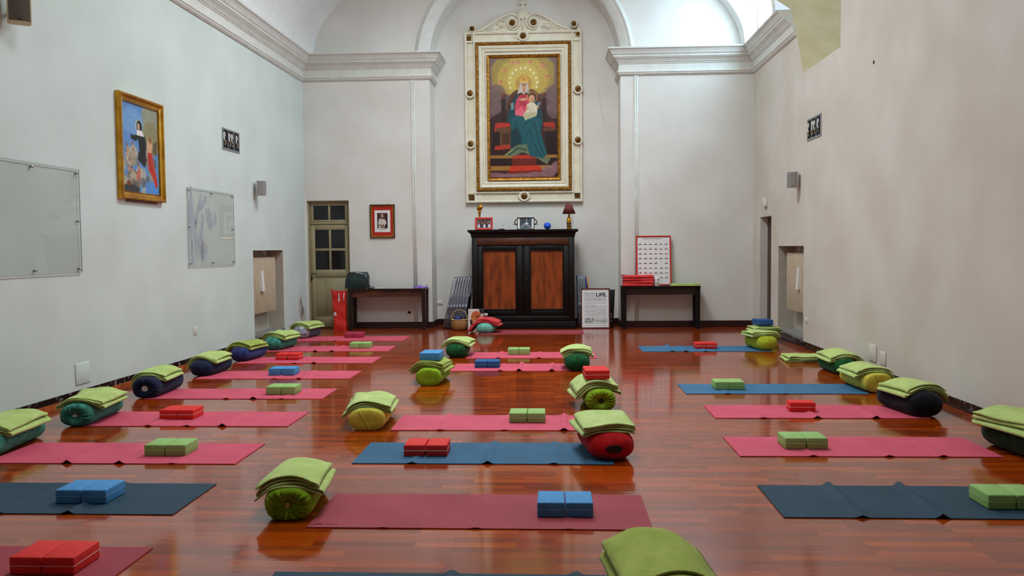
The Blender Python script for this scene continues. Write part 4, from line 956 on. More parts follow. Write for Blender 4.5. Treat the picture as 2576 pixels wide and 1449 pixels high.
cv.poly([(250,1066),(715,1066),(715,1088),(250,1088)],(158,108,48),1); cv.poly([(250,1088),(715,1088),(715,1138),(250,1138)],(44,22,20),1); cv.poly([(250,1138),(700,1136),(640,1168),(250,1172)],(162,112,50),1); cv.poly([(250,1172),(640,1168),(600,1215),(250,1215)],(70,34,30),3)
cv.poly([(410,1066),(556,1066),(566,1090),(402,1090)],(186,48,26),1); cv.poly([(402,1090),(566,1090),(566,1138),(400,1138)],(108,34,22),1); cv.poly([(390,1138),(588,1138),(602,1172),(374,1178)],(198,54,28),1); cv.poly([(374,1176),(600,1170),(600,1190),(380,1196)],(120,34,24),1)
for q in ((290,1205,60,22),(370,1212,60,22),(460,1208,70,20),(560,1205,70,26),(650,1180,50,40),(700,1150,30,40)): cv.ell(q[0],q[1],q[2],q[3],(146,106,112),4,.85)
cv.ell(484,580,60,60,(214,170,70),1); cv.ell(484,580,55,55,(178,142,66),1)
for k in range(24): a=2*PI*k/24; cv.line([(484+28*math.cos(a),580+28*math.sin(a)),(484+54*math.cos(a),580+54*math.sin(a))],3,(206,160,70),0,.6)
T1,T2,T3=(24,84,90),(18,62,70),(44,112,112)
cv.poly([(448,650),(418,672),(398,720),(374,790),(366,836),(400,846),(440,800),(470,700)],T2,1); cv.poly([(515,650),(560,680),(590,730),(612,800),(610,842),(560,830),(520,720)],T2,1)
cv.poly([(432,690),(452,662),(508,656),(524,690),(520,800),(424,806),(420,740)],(196,62,84),1); cv.poly([(424,760),(470,735),(496,790),(470,806),(428,806)],(222,96,110),1); cv.poly([(460,655),(505,655),(500,735),(455,720)],(176,46,62),1)
cv.poly([(388,822),(430,794),(490,806),(560,806),(612,836),(596,905),(612,965),(642,1062),(612,1090),(536,1078),(470,1040),(388,1018),(398,905)],T1,1)
for L in ([(430,830),(420,900),(400,1000)],[(470,880),(510,840),(560,830)],[(490,940),(540,880),(560,840)],[(560,860),(580,960),(620,1060)],[(530,900),(545,980),(600,1075)]): cv.line(L,9,T2,2); cv.line([(x+9,y) for x,y in L],4,T3,2,.7)
cv.poly([(394,900),(440,870),(470,960),(460,1020),(390,1012)],(16,44,52),3,.8)
cv.poly([(342,1070),(398,1020),(440,995),(500,992),(524,1066),(470,1046),(420,1072)],(98,112,82),1); cv.poly([(556,1076),(610,1090),(668,1078),(640,1132),(606,1112)],(108,116,80),1); cv.line([(380,1062),(440,1018),(500,1030)],9,(40,70,66),1); cv.line([(350,1066),(400,1030)],5,(180,160,70),1)
cv.poly([(455,600),(462,560),(505,560),(514,600),(524,648),(500,640),(486,655),(466,640),(438,652)],(196,186,176),1); cv.poly([(516,600),(526,650),(512,646)],(150,140,132),1)
cv.ell(485,598,17,28,(206,156,116),1); cv.ell(485,630,9,12,(180,128,96),1)
for xx in (477,493): cv.ell(xx,590,4.5,3,(40,24,20),0)
cv.line([(470,582),(482,583)],2.5,(60,36,24),0); cv.line([(489,583),(500,582)],2.5,(60,36,24),0); cv.ell(485,613,5,2.2,(150,60,54),0); cv.line([(485,592),(484,603)],2.5,(166,112,82),0)
cv.poly([(458,574),(452,535),(468,548),(474,512),(483,524),(490,506),(497,524),(506,514),(510,548),(520,536),(512,574)],(206,160,64),1); cv.line([(460,566),(512,566)],4,(240,206,120),0); cv.ell(485,552,5,5,(150,40,30),0)
cv.poly([(448,686),(482,676),(504,680),(500,694),(470,700)],(206,152,116),1)
cv.ell(540,672,38,38,(200,150,80),1,1,0,.86); cv.ell(538,668,24,20,(110,66,36),1); cv.ell(538,682,20,23,(214,158,118),1)
for xx in (531,547): cv.ell(xx,682,3.2,2.4,(40,24,20),0)
cv.ell(539,694,4,1.8,(160,70,60),0); cv.line([(539,684),(538,689)],2,(170,116,84),0)
cv.poly([(504,722),(524,708),(556,710),(578,740),(572,790),(550,806),(490,828),(478,790),(500,760)],(214,204,176),1); cv.poly([(482,780),(560,770),(570,800),(490,830)],(186,176,136),1); cv.line([(520,730),(526,770)],4,(170,158,130),1)
cv.ell(505,748,9,14,(206,152,116),1); cv.ell(578,738,8,12,(206,152,116),1); cv.ell(586,718,12,12,(104,124,140),1); cv.ell(545,640,60,60,(0,0,0),0,0)
cv.poly([(394,712),(412,706),(414,750),(398,760)],(120,150,140),1)
cv.noise(.05,7,3); cv.build('painting',AX(250),AX(716),AZ(1217),AZ(404),t,-.058)
MB().box(AX(246),AX(720),-.056,-.05,AZ(1221),AZ(400)).build('panel_backing',M['frameb'],t)
def ros(name,cx,cz,r,sq=False,ring=True,rr=1.5,rx=1.5):
    if ring:
        m=MB(); m.x=Matrix.Translation((cx,-.05,cz))@Matrix.Rotation(PI/2,4,'X'); m.lathe([(r*rr,0),(r*rr,.05),(r*(rr-.12),.065),(r*1.15,.06),(r*1.05,.045),(.001,.045)],seg=28,sx=rx/1.5 if rx!=1.5 else 1); m.build('medallion_ring',M['ivory'],t)
    m=MB()
    if sq: m.box(cx-r,cx+r,-.075,-.05,cz-r,cz+r); yb=-.075
    else:
        m.x=Matrix.Translation((cx,-.05,cz))@Matrix.Rotation(PI/2,4,'X'); m.lathe([(r,0),(r,.06),(r*.9,.066),(.001,.058)],seg=24); m.x=None; yb=-.108
    for k in range(8): a=2*PI*k/8; m.ball((cx+r*.5*math.cos(a),yb,cz+r*.5*math.sin(a)),r*.27,0,8,5,1,.6,1)
    m.ball((cx,yb-.006,cz),r*.26,0,10,6,1,.8,1); m.build(name,M['bronze'],t)
for (qx,qz) in ((109,266),(859,248),(118,1358),(848,1348)): ros('square_rosette',AX(qx),AZ(qz),.05,True,False)
for (qx,qz) in ((114,642),(115,988),(855,625),(853,972)): ros('round_rosette',AX(qx),AZ(qz),.054,rr=1.75)
ros('round_rosette',AX(482),AZ(258),.056,rr=1.75,rx=1.75); ros('round_rosette',AX(482),AZ(1353),.056,rr=1.75,rx=1.75)
# pediment
half=[(.008,1.0)]
cx=AX(482); zb=AZ(228)
up=lambda s:[(cx+s*x,zb+z) for x,z in ((.93,.0),(.90,.03),(.80,.06),(.68,.125),(.52,.225),(.42,.285),(.32,.335),(.22,.352),(.14,.345),(.07,.30),(.0,.22))]
poly=up(-1)+list(reversed(up(1)))[1:]
m=MB(); m.prism(poly,-.06,0,'y')
for s in (-1,1):
    e=[(cx+s*x,-.075,zb+z) for x,z in ((.92,.018),(.82,.045),(.68,.115),(.52,.215),(.40,.285),(.30,.325),(.22,.338))]
    sp=[(cx+s*.20+s*(.155*(1-q/26*.62))*math.cos(PI/2-q*.33)*-1*-1,-.078,zb+.175+(.160*(1-q/26*.62))*math.sin(PI/2-q*.33*1)) for q in range(26)]
    sp=[(cx+s*(.205-(.16*(1-.6*q/24))*math.sin(q*.34)),-.078,zb+.172+(.165*(1-.6*q/24))*math.cos(q*.34)) for q in range(25)]
    m.tube(e+sp,[.026]*7+[.024-.0005*q for q in range(25)],8); e2=[(p[0],p[1]+.005,p[2]-.05) for p in e[1:]]; m.tube(e2,.012,6)
m.box(cx-.94,cx+.94,-.095,0,zb-.012,zb+.012)
m.build('pediment',M['ivory'],t)
rn=random.Random(12)
for s in (-1,1):
    m=MB()
    for k in range(52):
        u=rn.random(); x=.36+.42*u; zmx=.25*(1-u)+.03; z=.02+rn.random()*zmx; a=rn.uniform(0,PI); 
        m.tube([(cx+s*x-.02*math.cos(a),-.062,zb+z-.02*math.sin(a)),(cx+s*x,-.075,zb+z),(cx+s*x+.02*math.cos(a),-.062,zb+z+.02*math.sin(a))],[.004,.011,.003],6)
    m.tube([(cx+s*(.36+.42*q/12),-.066,zb+.09-.05*q/12+.035*math.sin(q*1.2)*(1-q/14)) for q in range(13)],.008,6)
    m.build('scroll_carving',M['ivory'],t)
m=MB()
for k in range(9):
    a=PI*(.12+.76*k/8); L=.15+.04*math.sin(PI*k/8); b=(cx,-.07,zb+.235); e=(cx+L*math.cos(a)*.75,-.085,zb+.235+L*math.sin(a)); m.tube([b,((b[0]+e[0])/2,-.085,(b[2]+e[2])/2),e],[.010,.017,.021],8)
m.tube([(cx,-.07,zb+.02),(cx,-.09,zb+.24)],[.012,.018],8)
m.build('shell_finial',M['ivory'],t)
m=MB(); ct=zb+.43; m.box(cx-.017,cx+.017,-.06,-.03,ct-.02,ct+.24,0,.004,1); m.box(cx-.075,cx-.0165,-.06,-.03,ct+.10,ct+.135,0,.004,1); m.box(cx+.0165,cx+.075,-.06,-.03,ct+.10,ct+.135,0,.004,1); m.build('cross',M['ivory'],t)
for s in (-1,1): ros('round_rosette',cx+s*.205,zb+.165,.058,rr=1.6)
ros('round_rosette',AX(134),AZ(203),.046,rr=1.6); ros('round_rosette',AX(829),AZ(184),.046,rr=1.6)
m=MB()
for s,q in ((-1,100),(1,866)): m.prism([(AX(q)-.05,AZ(228)),(AX(q)+.05,AZ(228)),(AX(q)+s*-.03,AZ(195))],-.05,0,'y')
m.build('corner_acroterion',M['ivory'],t)

# ------------------------------------------------------------------ cabinet and what stands on it
cx0,cx1,cy0,cy1=-1.505,.392,15.32,15.98
t=thing('cabinet','large dark wooden two door cabinet with orange brown panels in front of the recess','cabinet',((cx0+cx1)/2,cy0,0))
h=(cx1-cx0)/2; D=cy1-cy0
MB().box(-h,h,.03,D,.0,1.77).build('carcass',M['blackwood'],t)
MB().box(-h-.02,h+.02,-.02,D,.0,.14,0,.01,2).build('plinth',M['blackwood'],t)
m=MB(); n=12; pr=[(0,1.70),(.008,1.70),(.012,1.72)]+[(.012+.05*(1-math.cos(q/8*PI/2)),1.72+.075*math.sin(q/8*PI/2)) for q in range(1,9)]+[(.066,1.80),(.07,1.815),(.07,1.842)]
vs=[]
for p,z in pr: vs+=[(-h-p,D,z),(-h-p,-p,z),(h+p,-p,z),(h+p,D,z)]
m.add(vs,[(a*4+k,a*4+k+1,a*4+k+5,a*4+k+4) for a in range(len(pr)-1) for k in range(3)]); a=(len(pr)-1)*4; m.add(vs[a:a+4],[(0,1,2,3)])
m.build('cornice',M['blackwood'],t)
MB().box(-h+.04,h-.09,.0,.035,1.56,1.70,0,.004,1).build('frieze_board',M['frieze'],t)
MB().box(-h,-h+.10,-.005,.04,.14,1.70,0,.006,1).build('stile',M['blackwood'],t); MB().box(h-.10,h,-.005,.04,.14,1.70,0,.006,1).build('stile',M['blackwood'],t)
MB().box(-h+.1,h-.1,-.002,.035,.14,.245,0,.006,1).build('bottom_rail',M['blackwood'],t)
for s,(px0,px1) in ((0,(-.755,-.13)),(1,(.13,.745))):
    d0,d1=(-h+.10,-.006) if s==0 else (.006,h-.10)
    m=MB(); za,zb2=.255,1.545
    m.box(d0,px0,.0,.03,za,zb2,0,.005,1); m.box(px1,d1,.0,.03,za,zb2,0,.005,1); m.box(px0,px1,.0,.03,1.46,zb2,0,.005,1); m.box(px0,px1,.0,.03,za,.355,0,.005,1)
    m.frame(px0-.006,px1+.006,.35,1.466,[(0,.001),(0,-.008),(.012,-.01),(.02,.0),(.024,.02)])
    dr=m.build('door',M['blackwood'],t)
    MB().box(px0,px1,.014,.028,.355,1.46,0).build('panel',M['burl'],dr)
    MB().prism([((px1+.05 if s==0 else px0-.06)+.012*math.cos(a),.95+.02*math.sin(a)) for a in np.linspace(0,2*PI,10,endpoint=False)],-.003,.0,'y').build('keyhole_plate',M['bronze'],dr)
ZT=1.843
def standing_frame(name,label,x,y,w,hh,m,bar,lean,cv=None,mount=None,cat='picture',z=ZT,rz=0,group=None):
    t=thing(name,label,cat,(x,y,z),0,group,rot=(-lean,0,rz)); d=.018
    MB().frame(-w/2,w/2,0,hh,[(0,0),(0,-d),(bar*.3,-d*1.2),(bar,-d),(bar,-d*.4)]).build('frame',m,t)
    MB().box(-w/2+.003,w/2-.003,-.005,.0,.003,hh-.003).build('backing',M['frameb'],t)
    if mount: MB().box(-w/2+bar,w/2-bar,-.0075,-.005,bar,hh-bar).build('mount',M['paper'] if mount is True else mount,t)
    return t
t=standing_frame('framed_photo','red framed group photo on the left end of the cabinet',-1.284,15.42,.33,.235,M['red'],.035,.12,mount=True)
cv=Canvas(90,60,(60,52,58)); cv.view(0,0,90,60); rn=random.Random(2)
for k in range(14): cv.ell(8+rn.random()*74,6+rn.random()*18,4,5,rn.choice([(150,100,84),(190,150,140),(120,76,64)]),1); 
for k,x in enumerate((12,30,48,66,80)): cv.ell(x,24,5,6,(176,126,104),1); cv.poly([(x-8,58),(x-6,34),(x+6,34),(x+8,58)],(220,216,222) if k%2==0 else (70,60,74),1)
for x in (22,40,58): cv.ell(x,20,6,4,(30,24,28),1)
cv.build('photo',-.125,.125,.040,.195,t,-.0085)
t=thing('torch_ornament','gold torch shaped ornament behind the red photo frame','ornament',(-1.375,15.56,ZT))
m=MB(); m.lathe([(.035,0),(.035,.012),(.012,.02),(.008,.06),(.010,.14),(.016,.24),(.026,.33),(.034,.345),(.034,.362),(.028,.37),(.0,.372)],seg=20); m.build('stem',M['goldf'],t)
m=MB(); pr=[(.022,.37),(.05,.39),(.062,.42),(.058,.455)]; seg=20; vs=[];fs=[]
for i,(r,z) in enumerate(pr+[(.046,.47),(.03,.45)]):
    for k in range(seg): a=2*PI*k/seg; q=1+.12*math.cos(a*2+i); vs.append((r*q*math.cos(a),r*q*math.sin(a)*.8,z+(.045*math.cos(a-.6)*(i/5.0))))
for i in range(5):
    for k in range(seg): k2=(k+1)%seg; fs.append((i*seg+k,i*seg+k2,(i+1)*seg+k2,(i+1)*seg+k))
fs.append([5*seg+k for k in range(seg)]); m.add(vs,fs,0,True); m.build('flame_bowl',M['goldf'],t)
t=thing('incense_dish','black dish holding a thin incense stick on the cabinet','incense holder',(-.955,15.46,ZT))
MB().lathe([(.03,0),(.055,.006),(.06,.016),(.055,.017),(.0,.009)],seg=24).build('dish',M['black'],t); MB().tube([(.012,0,.012),(.055,.01,.17)],.0022,6).build('stick',M['greytube'],t)
t=thing('mobile_phone','dark flat phone lying on the cabinet beside the red photo frame','phone',(-1.05,15.44,ZT)); MB().box(-.045,.045,-.03,.03,.0005,.012,0,.004,2).build('body',M['alu'],t); MB().box(-.04,.04,-.026,.026,.0119,.0126).build('screen',M['dglass'],t)
t=standing_frame('framed_photo','black framed photo of a dancer in the middle of the cabinet top',-.505,15.42,.325,.225,M['black'],.014,.10,mount=True)
cv=Canvas(90,66,(64,74,82)); cv.view(0,0,90,66); cv.ell(45,60,60,20,(96,104,108),6); cv.line([(52,2),(52,28)],3.4,(216,222,226),1); cv.line([(52,26),(44,34),(26,44),(12,58)],4,(200,204,206),1); cv.line([(52,34),(60,44),(78,60)],4,(176,180,184),1); cv.ell(54,34,12,7,(210,208,204),1); cv.line([(40,30),(30,40)],3,(150,156,160),1)
cv.build('photo',-.11,.11,.016,.209,t,-.0085)
t=thing('brass_vase','small bronze two handled vase behind the black photo frame','vase',(-.51,15.58,ZT))
MB().lathe([(.06,0),(.075,.01),(.04,.04),(.12,.10),(.15,.15),(.13,.20),(.06,.22),(.07,.23),(.0,.232)],seg=24,sx=1.1).build('body',M['bronze'],t)
for s in (-1,1):
    MB().tube([(s*.145,0,.11),(s*.19,0,.10),(s*.21,0,.15),(s*.18,0,.19),(s*.14,0,.175)],.011,8).build('handle',M['bronze'],t); MB().tube([(s*.16,0,.10),(s*.235,0,.105)],[.016,.002],8).build('spout_beak',M['bronze'],t)
t=thing('paper_figures','white paper ornaments standing behind the black photo frame','ornament',(-.52,15.50,ZT)); m=MB()
for k,(x,hh) in enumerate(((-.08,.275),(-.03,.255),(.05,.25),(.11,.265))): m.prism([(x-.03,0),(x+.03,0),(x+.022,hh*.9),(x,hh),(x-.024,hh*.93)],0,.004,'y')
m.build('paper_shapes',M['white'],t)
o=MB().ball((0,0,.066),.068,0,28,16,1,1,.96).build('rubber_ball',M['ball'],loc=(-.103,15.46,ZT)); tag(o,'bright blue ball on top of the cabinet','ball')
t=thing('table_lamp','table lamp with burgundy shade and gold bottle base on the right end of the cabinet','lamp',(.298,15.46,ZT))
MB().lathe([(.042,0),(.044,.01),(.040,.03),(.041,.09),(.046,.14),(.046,.17),(.036,.20),(.02,.235),(.014,.26),(.012,.30),(.0,.30)],seg=24).build('bottle_base',M['goldf'],t)
m=MB()
for z in (.055,.10): m.lathe([(.0425,z-.012),(.044,z-.010),(.0455,z+.010),(.0435,z+.012)],seg=24)
m.build('black_band',M['black'],t)
m=MB(); seg=32; vs=[];fs=[]
for i,(r,z) in enumerate(((.125,.285),(.052,.468),(.05,.468),(.122,.287))):
    for k in range(seg): a=2*PI*k/seg; vs.append((r*math.cos(a),r*math.sin(a),z))
for i in range(4):
    for k in range(seg): k2=(k+1)%seg; j=(i+1)%4; fs.append((i*seg+k,i*seg+k2,j*seg+k2,j*seg+k))
m.add(vs,fs,0,True); m.build('lamp_shade',M['shade'],t)
MB().tube([(0,0,.29),(0,0,.44)],.008,8).build('stem',M['bronze'],t)
MB().tube([(.012,.02,.275),(.055,.03,.24),(.078,.03,.15),(.065,.03,.06),(.04,.04,.004)],.003,6).build('cord',M['wire'],t)

# ------------------------------------------------------------------ tables
def table(label,x0,x1,y0,y1,zt,wd,wap):
    t=thing('side_table',label,'table',((x0+x1)/2,y0,0),0,'dark wooden side tables against the end wall'); a=(x1-x0)/2; d=y1-y0
    MB().box(-a,a,0,d,zt-.028,zt,0,.005,2).build('tabletop',wd,t)
    m=MB(); m.box(-a+.05,a-.05,.03,.05,zt-.155,zt-.028); m.box(-a+.05,a-.05,d-.05,d-.03,zt-.155,zt-.028); m.box(-a+.035,-a+.055,.04,d-.04,zt-.155,zt-.028); m.box(a-.055,a-.035,.04,d-.04,zt-.155,zt-.028); m.build('apron',wap,t)
    for sx in (-1,1):
        for yy in (.045,d-.045):
            cx=sx*(a-.045); m=MB(); b,c=.038,.031
            m.add([(cx-b,yy-b,zt-.028),(cx+b,yy-b,zt-.028),(cx+b,yy+b,zt-.028),(cx-b,yy+b,zt-.028),(cx-c,yy-c,.0005),(cx+c,yy-c,.0005),(cx+c,yy+c,.0005),(cx-c,yy+c,.0005)],[(0,1,2,3),(7,6,5,4),(0,4,5,1),(1,5,6,2),(2,6,7,3),(3,7,4,0)]); m.build('leg',wd,t)
    return t
table('dark wooden side table to the left of the arch with a dark bag on it',-3.80,-2.345,15.12,15.53,.775,M['dwood'],M['frieze'])
table('dark wooden side table to the right of the arch with folded blankets on it',1.245,2.665,15.12,15.53,.785,M['blackwood'],M['dwood'])
# bag on the left table
t=thing('holdall_bag','dark green holdall bag on the left end of the left table','bag',(-3.655,15.28,.776))
def bagf(u,v):
    a=2*PI*u; ca,sa=math.cos(a),math.sin(a); w=.225*(1-.10*v)-(.03*max(0,v-.8)/.2); e=.35
    x=w*math.copysign(abs(ca)**e,ca); y=(.11-.05*v*v)*math.copysign(abs(sa)**e,sa); r=math.sin(u*31+v*9)*.006+math.sin(u*57-v*15)*.003
    return (x*(1+r*2)+.02*v,y*(1+r*3),.005+.285*v+.018*math.sin(u*12)*v)
m=MB(); m.grid(bagf,48,14,0,True,True); top=[bagf(k/48,1) for k in range(48)]; m.add(top,[list(range(48))]); bot=[bagf(k/48,0) for k in range(48)]; m.add(bot,[list(range(47,-1,-1))]); m.build('bag_body',M['bagg'],t)
MB().tube([(-.10,-.04,.288),(-.05,-.05,.302),(.05,-.05,.300),(.12,-.04,.284)],.009,8).build('carry_handle',M['bagg'],t)
m=MB(); m.x=Matrix.Translation((.06,-.075,.287))@Matrix.Rotation(.18,4,'Y'); m.box(-.075,.075,-.008,.008,-.006,.006,0,.003,1); m.build('pale_tag',M['paper'],t)
MB().tube([(.22,-.05,.05),(.30,-.08,.03),(.35,-.10,.006),(.29,-.13,.006),(.22,-.12,.006)],.007,8).build('strap',M['black'],t)
o=MB().box(-.18,.18,-.07,.07,.0004,.006).build('paper_sheet',M['paper'],loc=(-3.28,15.24,.776),rot=(0,0,.05)); tag(o,'white paper sheets lying on the left table beside the bag','paper')
o=MB().box(-.26,.26,-.07,.07,.0004,.004).build('paper_sheet',M['paper'],loc=(-2.83,15.24,.776),rot=(0,0,-.03)); tag(o,'long white paper sheet lying on the middle of the left table','paper')
mb=MB()
def pf(u,v): return (-.125+.25*u,-.09+.18*v,.012+.05*math.exp(-((u-.42)/.16)**2)*v+.045*math.exp(-((u-.97)/.1)**2)*v+.006*math.sin(u*15+v*5))
mb.grid(pf,28,10); mb.grid(lambda u,v:(pf(u,v)[0],pf(u,v)[1],.001),28,10)
for v in (0,1): mb.grid(lambda u,s,v=v:(pf(u,v)[0],pf(u,v)[1],.001+(pf(u,v)[2]-.001)*s),28,1)
for u in (0,1): mb.grid(lambda v,s,u=u:(pf(u,v)[0],pf(u,v)[1],.001+(pf(u,v)[2]-.001)*s),10,1)
o=mb.build('folded_cloth',M['purple'],loc=(-2.475,15.27,.776)); tag(o,'purple folded cloth on the right end of the left table','cloth')
# tote bag
t=thing('tote_bag','tall red tote bag standing on the floor between the old door and the left table','tote bag',(-3.955,15.20,0))
m=MB()
def tf(u,v):
    a=2*PI*u; ca,sa=math.cos(a),math.sin(a); e=.3; x=(.115+.03*v*v)*math.copysign(abs(ca)**e,ca); y=(.10-.06*v)*math.copysign(abs(sa)**e,sa)
    return (x+.006*math.sin(v*14+u*6)-.02*v,y+.006*math.sin(v*17+u*20),.001+v*.735+.05*max(0,(v-.9)/.1)*max(0,-ca)**6)
m.grid(tf,40,20,0,True,True); m.add([tf(k/40,0) for k in range(40)],[list(range(40))]); m.build('bag_body',M['tote'],t)
m=MB(); m.box(-.02,-.006,-.062,-.055,.56,.70); m.prism([(-.035,.575),(.010,.575),(-.013,.53)],-.0625,-.0545,'y'); m.tube([(.085,-.055,.70),(.075,-.062,.62),(.072,-.064,.55)],.006,6); m.build('white_print',M['paper'],t)
text_part('lettering','a',.13,M['paper'],t,(-.105,-.102,.285),bold=.003)
# red framed picture
t=thing('framed_picture','small ornate framed photo of a person in white with red mount on the end wall','picture',(-3.215,YB,2.03),0,None)
a,b=.235,.315
MB().frame(-a,a,-b,b,[(0,0),(0,-.03),(.008,-.034),(.018,-.03),(.02,-.026)]).build('outer_frame',M['black'],t)
m=MB(); m.frame(-a+.02,a-.02,-b+.02,b-.02,[(0,-.02),(.004,-.03),(.016,-.024),(.018,-.012)]); beads(m,-a+.009,a-.009,-b+.009,b-.009,-.033,.008,.044); m.build('gilt_slip',M['goldf'],t)
MB().box(-a+.015,a-.015,-.011,-.004,-b+.015,b-.015).build('red_mount',M['redmat'],t)
MB().box(-.148,.148,-.0135,-.0105,-.205,.205).build('white_card',M['paper'],t)
cv=Canvas(60,88,(84,46,44)); cv.view(385,455,735,970); cv.poly([(385,455),(430,455),(430,970),(385,970)],(50,28,28),3); cv.poly([(670,500),(735,500),(735,970),(640,970)],(46,24,24),4)
cv.poly([(430,970),(420,760),(450,660),(510,625),(610,640),(660,690),(700,800),(650,860),(610,970)],(206,196,182),1); cv.poly([(495,880),(560,840),(620,830),(610,960),(500,960)],(130,100,88),2); cv.poly([(430,850),(500,850),(500,880),(440,880)],(90,56,50),1); cv.line([(560,700),(556,840)],6,(170,158,146),1)
cv.poly([(515,620),(600,630),(580,665),(535,660)],(30,22,24),1); cv.ell(555,560,42,62,(190,144,122),1); cv.ell(545,505,44,34,(150,134,120),2); cv.ell(575,565,14,22,(214,170,150),2); cv.line([(545,600),(580,602)],5,(120,70,62),0); cv.ell(545,555,5,4,(50,30,28),0); cv.ell(575,556,5,4,(50,30,28),0)
cv.noise(.08,3); cv.build('photo',-.098,.098,-.135,.155,t,-.015)
MB().box(-.075,.08,-.0142,-.0134,-.158,-.150).build('caption_line',M['gink'],t)

# things on the right table
for k in range(4):
    o=blanket_mesh(.15,.535+.008*(k%2),2,1,.020,0.0,60+k).build('folded_blanket',M['woolr'],loc=(1.545+.008*((k*7)%3-1),15.30,.786+k*.050),rot=(0,0,-PI/2+(.02,-.03,.015,.03)[k]))
    tag(o,'coral red blanket, %s in the stack of four on the right table'%('bottom one','second from the bottom','third from the bottom','topmost one')[k],'blanket','stacked coral blankets on the right table')
blanket(2.40,15.28,.786,-94,'lime blanket folded on the right end of the right table','wool3',hw=.15,d=.52,layers=3,fold=1,drop=0.0,seed=71,th=.010,group='blankets lying on the table')
t=thing('white_carton','small white carton with black print on the right table','carton',(1.885,15.20,.786)); MB().box(-.045,.045,-.035,.035,.0005,.17,0,.003,1).build('box',M['white'],t)
MB().lathe([(.018,.17),(.018,.185),(.0,.186)],seg=14).build('cap',M['plastic'],t)
text_part('print_mark','O',.042,M['ink'],t,(.0,-.0356,.105),align='LEFT',bold=.002); text_part('print_mark','v',.05,M['ink'],t,(.002,-.0356,.035),align='LEFT',bold=.003)
# red framed wall chart leaning on the wall
t=thing('framed_chart','red framed chart of posture figures leaning on the wall on the right table','poster',(1.855,15.40,.786),0,None,rot=(-.095,0,0))
w,hh=.645,.925
MB().frame(-w/2,w/2,0,hh,[(0,.012),(0,-.014),(.006,-.018),(.026,-.014),(.026,-.004)]).build('frame',M['red'],t)
MB().box(-w/2+.01,w/2-.01,-.004,.004,.01,hh-.01).build('sheet',M['paper'],t)
m=MB(); rn=random.Random(9)
for r in range(8):
    for c in range(6):
        x=-.245+.096*c; z=hh-.165-.0885*r; 
        if r==4 and c==4: m.box(x-.006,x+.006,-.0052,-.0042,z+.022,z+.034); continue
        m.box(x-.033,x+.033,-.0052,-.0042,z-.004,z+.003); s=rn.random()
        m.prism([(x-.03,z+.003),(x-.012+.02*s,z+.012+.008*s),(x+.012*s,z+.010),(x+.03,z+.003)],-.0055,-.0043,'y')
        if s>.25: m.ball((x-.012+.03*s,-.0046,z+.026),.006,0,8,5,1,.15,1)
m.build('figure_rows',M['redink'],t)
text_part('heading','FREEDOM YOGA CHART',.03,M['redink'],t,(-.03,-.0045,hh-.068),align='CENTER',width=.33)
# LIFE poster
t=thing('framed_poster','brown framed text poster reading LIFE, standing on the floor right of the cabinet','poster',(.775,15.35,.0005),0,None,rot=(-.075,0,0))
w,hh=.535,.745
MB().frame(-w/2,w/2,0,hh,[(0,.012),(0,-.014),(.004,-.018),(.02,-.016),(.022,-.004)]).build('frame',M['frameb'],t)
MB().box(-w/2+.01,w/2-.01,-.004,.008,.01,hh-.01).build('sheet',M['paper'],t)
Y=-.0046
def TX(s,x,ztop,hgt,wid,bold=.0,m='ink'): # cap height 'hgt', exact width
    return text_part('lettering',s,hgt/.70,M[m],t,(x,Y,ztop-hgt),width=wid,bold=bold)
K=.535/650.0; X=lambda q:-w/2+(q-75)*K; Z=lambda q:hh-(q-395)*K*1.0*(745/ (900*K*1000))  # pixel rows of the sheet to metres
Zq=lambda q:hh-(q-395)*(hh/905.0)
TX('LIFE.',X(412),Zq(500),Zq(500)-Zq(578),K*240,.003)
TX('THIS IS YOUR',X(148),Zq(500),Zq(500)-Zq(528),K*245,.0004)
TX('DO WHAT YOU LOVE,',X(148),Zq(540),.012,K*245,0,'gink'); TX('AND DO IT OFTEN.',X(148),Zq(565),.013,K*245,.0002,'gink')
TX("IF YOU DON'T LIKE SOMETHING, CHANGE IT.",X(150),Zq(593),.012,K*500,0,'gink')
TX("IF YOU DON'T LIKE YOUR JOB, QUIT.",X(150),Zq(622),.017,K*500,.0003)
TX('LIFE IS SIMPLE.',X(158),Zq(790),.021,K*262,0); TX('TRAVEL OFTEN.',X(158),Zq(915),.022,K*275,0)
TX('LIFE IS',X(160),Zq(1070),.038,K*205,.0016); TX('SHORT.',X(160),Zq(1128),.038,K*212,.0016); TX('AND SHARE',X(382),Zq(1100),.026,K*275,.0003); TX('YOUR PASSION',X(382),Zq(1140),.022,K*275,.0003)
TX('LIVE YOUR DREAM',X(388),Zq(1072),.013,K*270,0,'gink')
m=MB(); rn=random.Random(4)
def dashes(xa,xb,z,hg):
    x=xa
    while x<xb-.006:
        L=min(rn.uniform(.010,.034),xb-x); m.box(x,x+L,-.0048,-.0042,z-hg/2,z+hg/2); x+=L+.006
for q,xa,xb in ((660,152,650),(672,152,650),(708,155,650),(738,158,650),(768,158,430),(800,440,650),(828,158,655),(855,158,655),(882,158,655),(902,158,655),(928,448,655),(950,448,655),(970,160,655),(992,160,655),(1015,160,655),(1045,160,658),(1195,165,640),(1235,165,690)): dashes(X(xa),X(xb),Zq(q),.005)
m.build('small_print_lines',M['gink'],t)
# dark board behind it
t=thing('leaning_board','black printed board leaning behind the LIFE poster','board',(.86,15.58,.0008),0,None,rot=(-.13,.055,.0))
MB().box(-.24,.26,-.01,.01,0,.72,0,.003,1).build('panel',M['black'],t)
for k,x in enumerate((.15,.18,.21)): MB().box(x,x+.008,-.0116,-.0098,.18,.28).build('white_stroke',M['paper'],t)
MB().box(.14,.235,-.0114,-.0098,.125,.15).build('white_stroke',M['gink'],t)

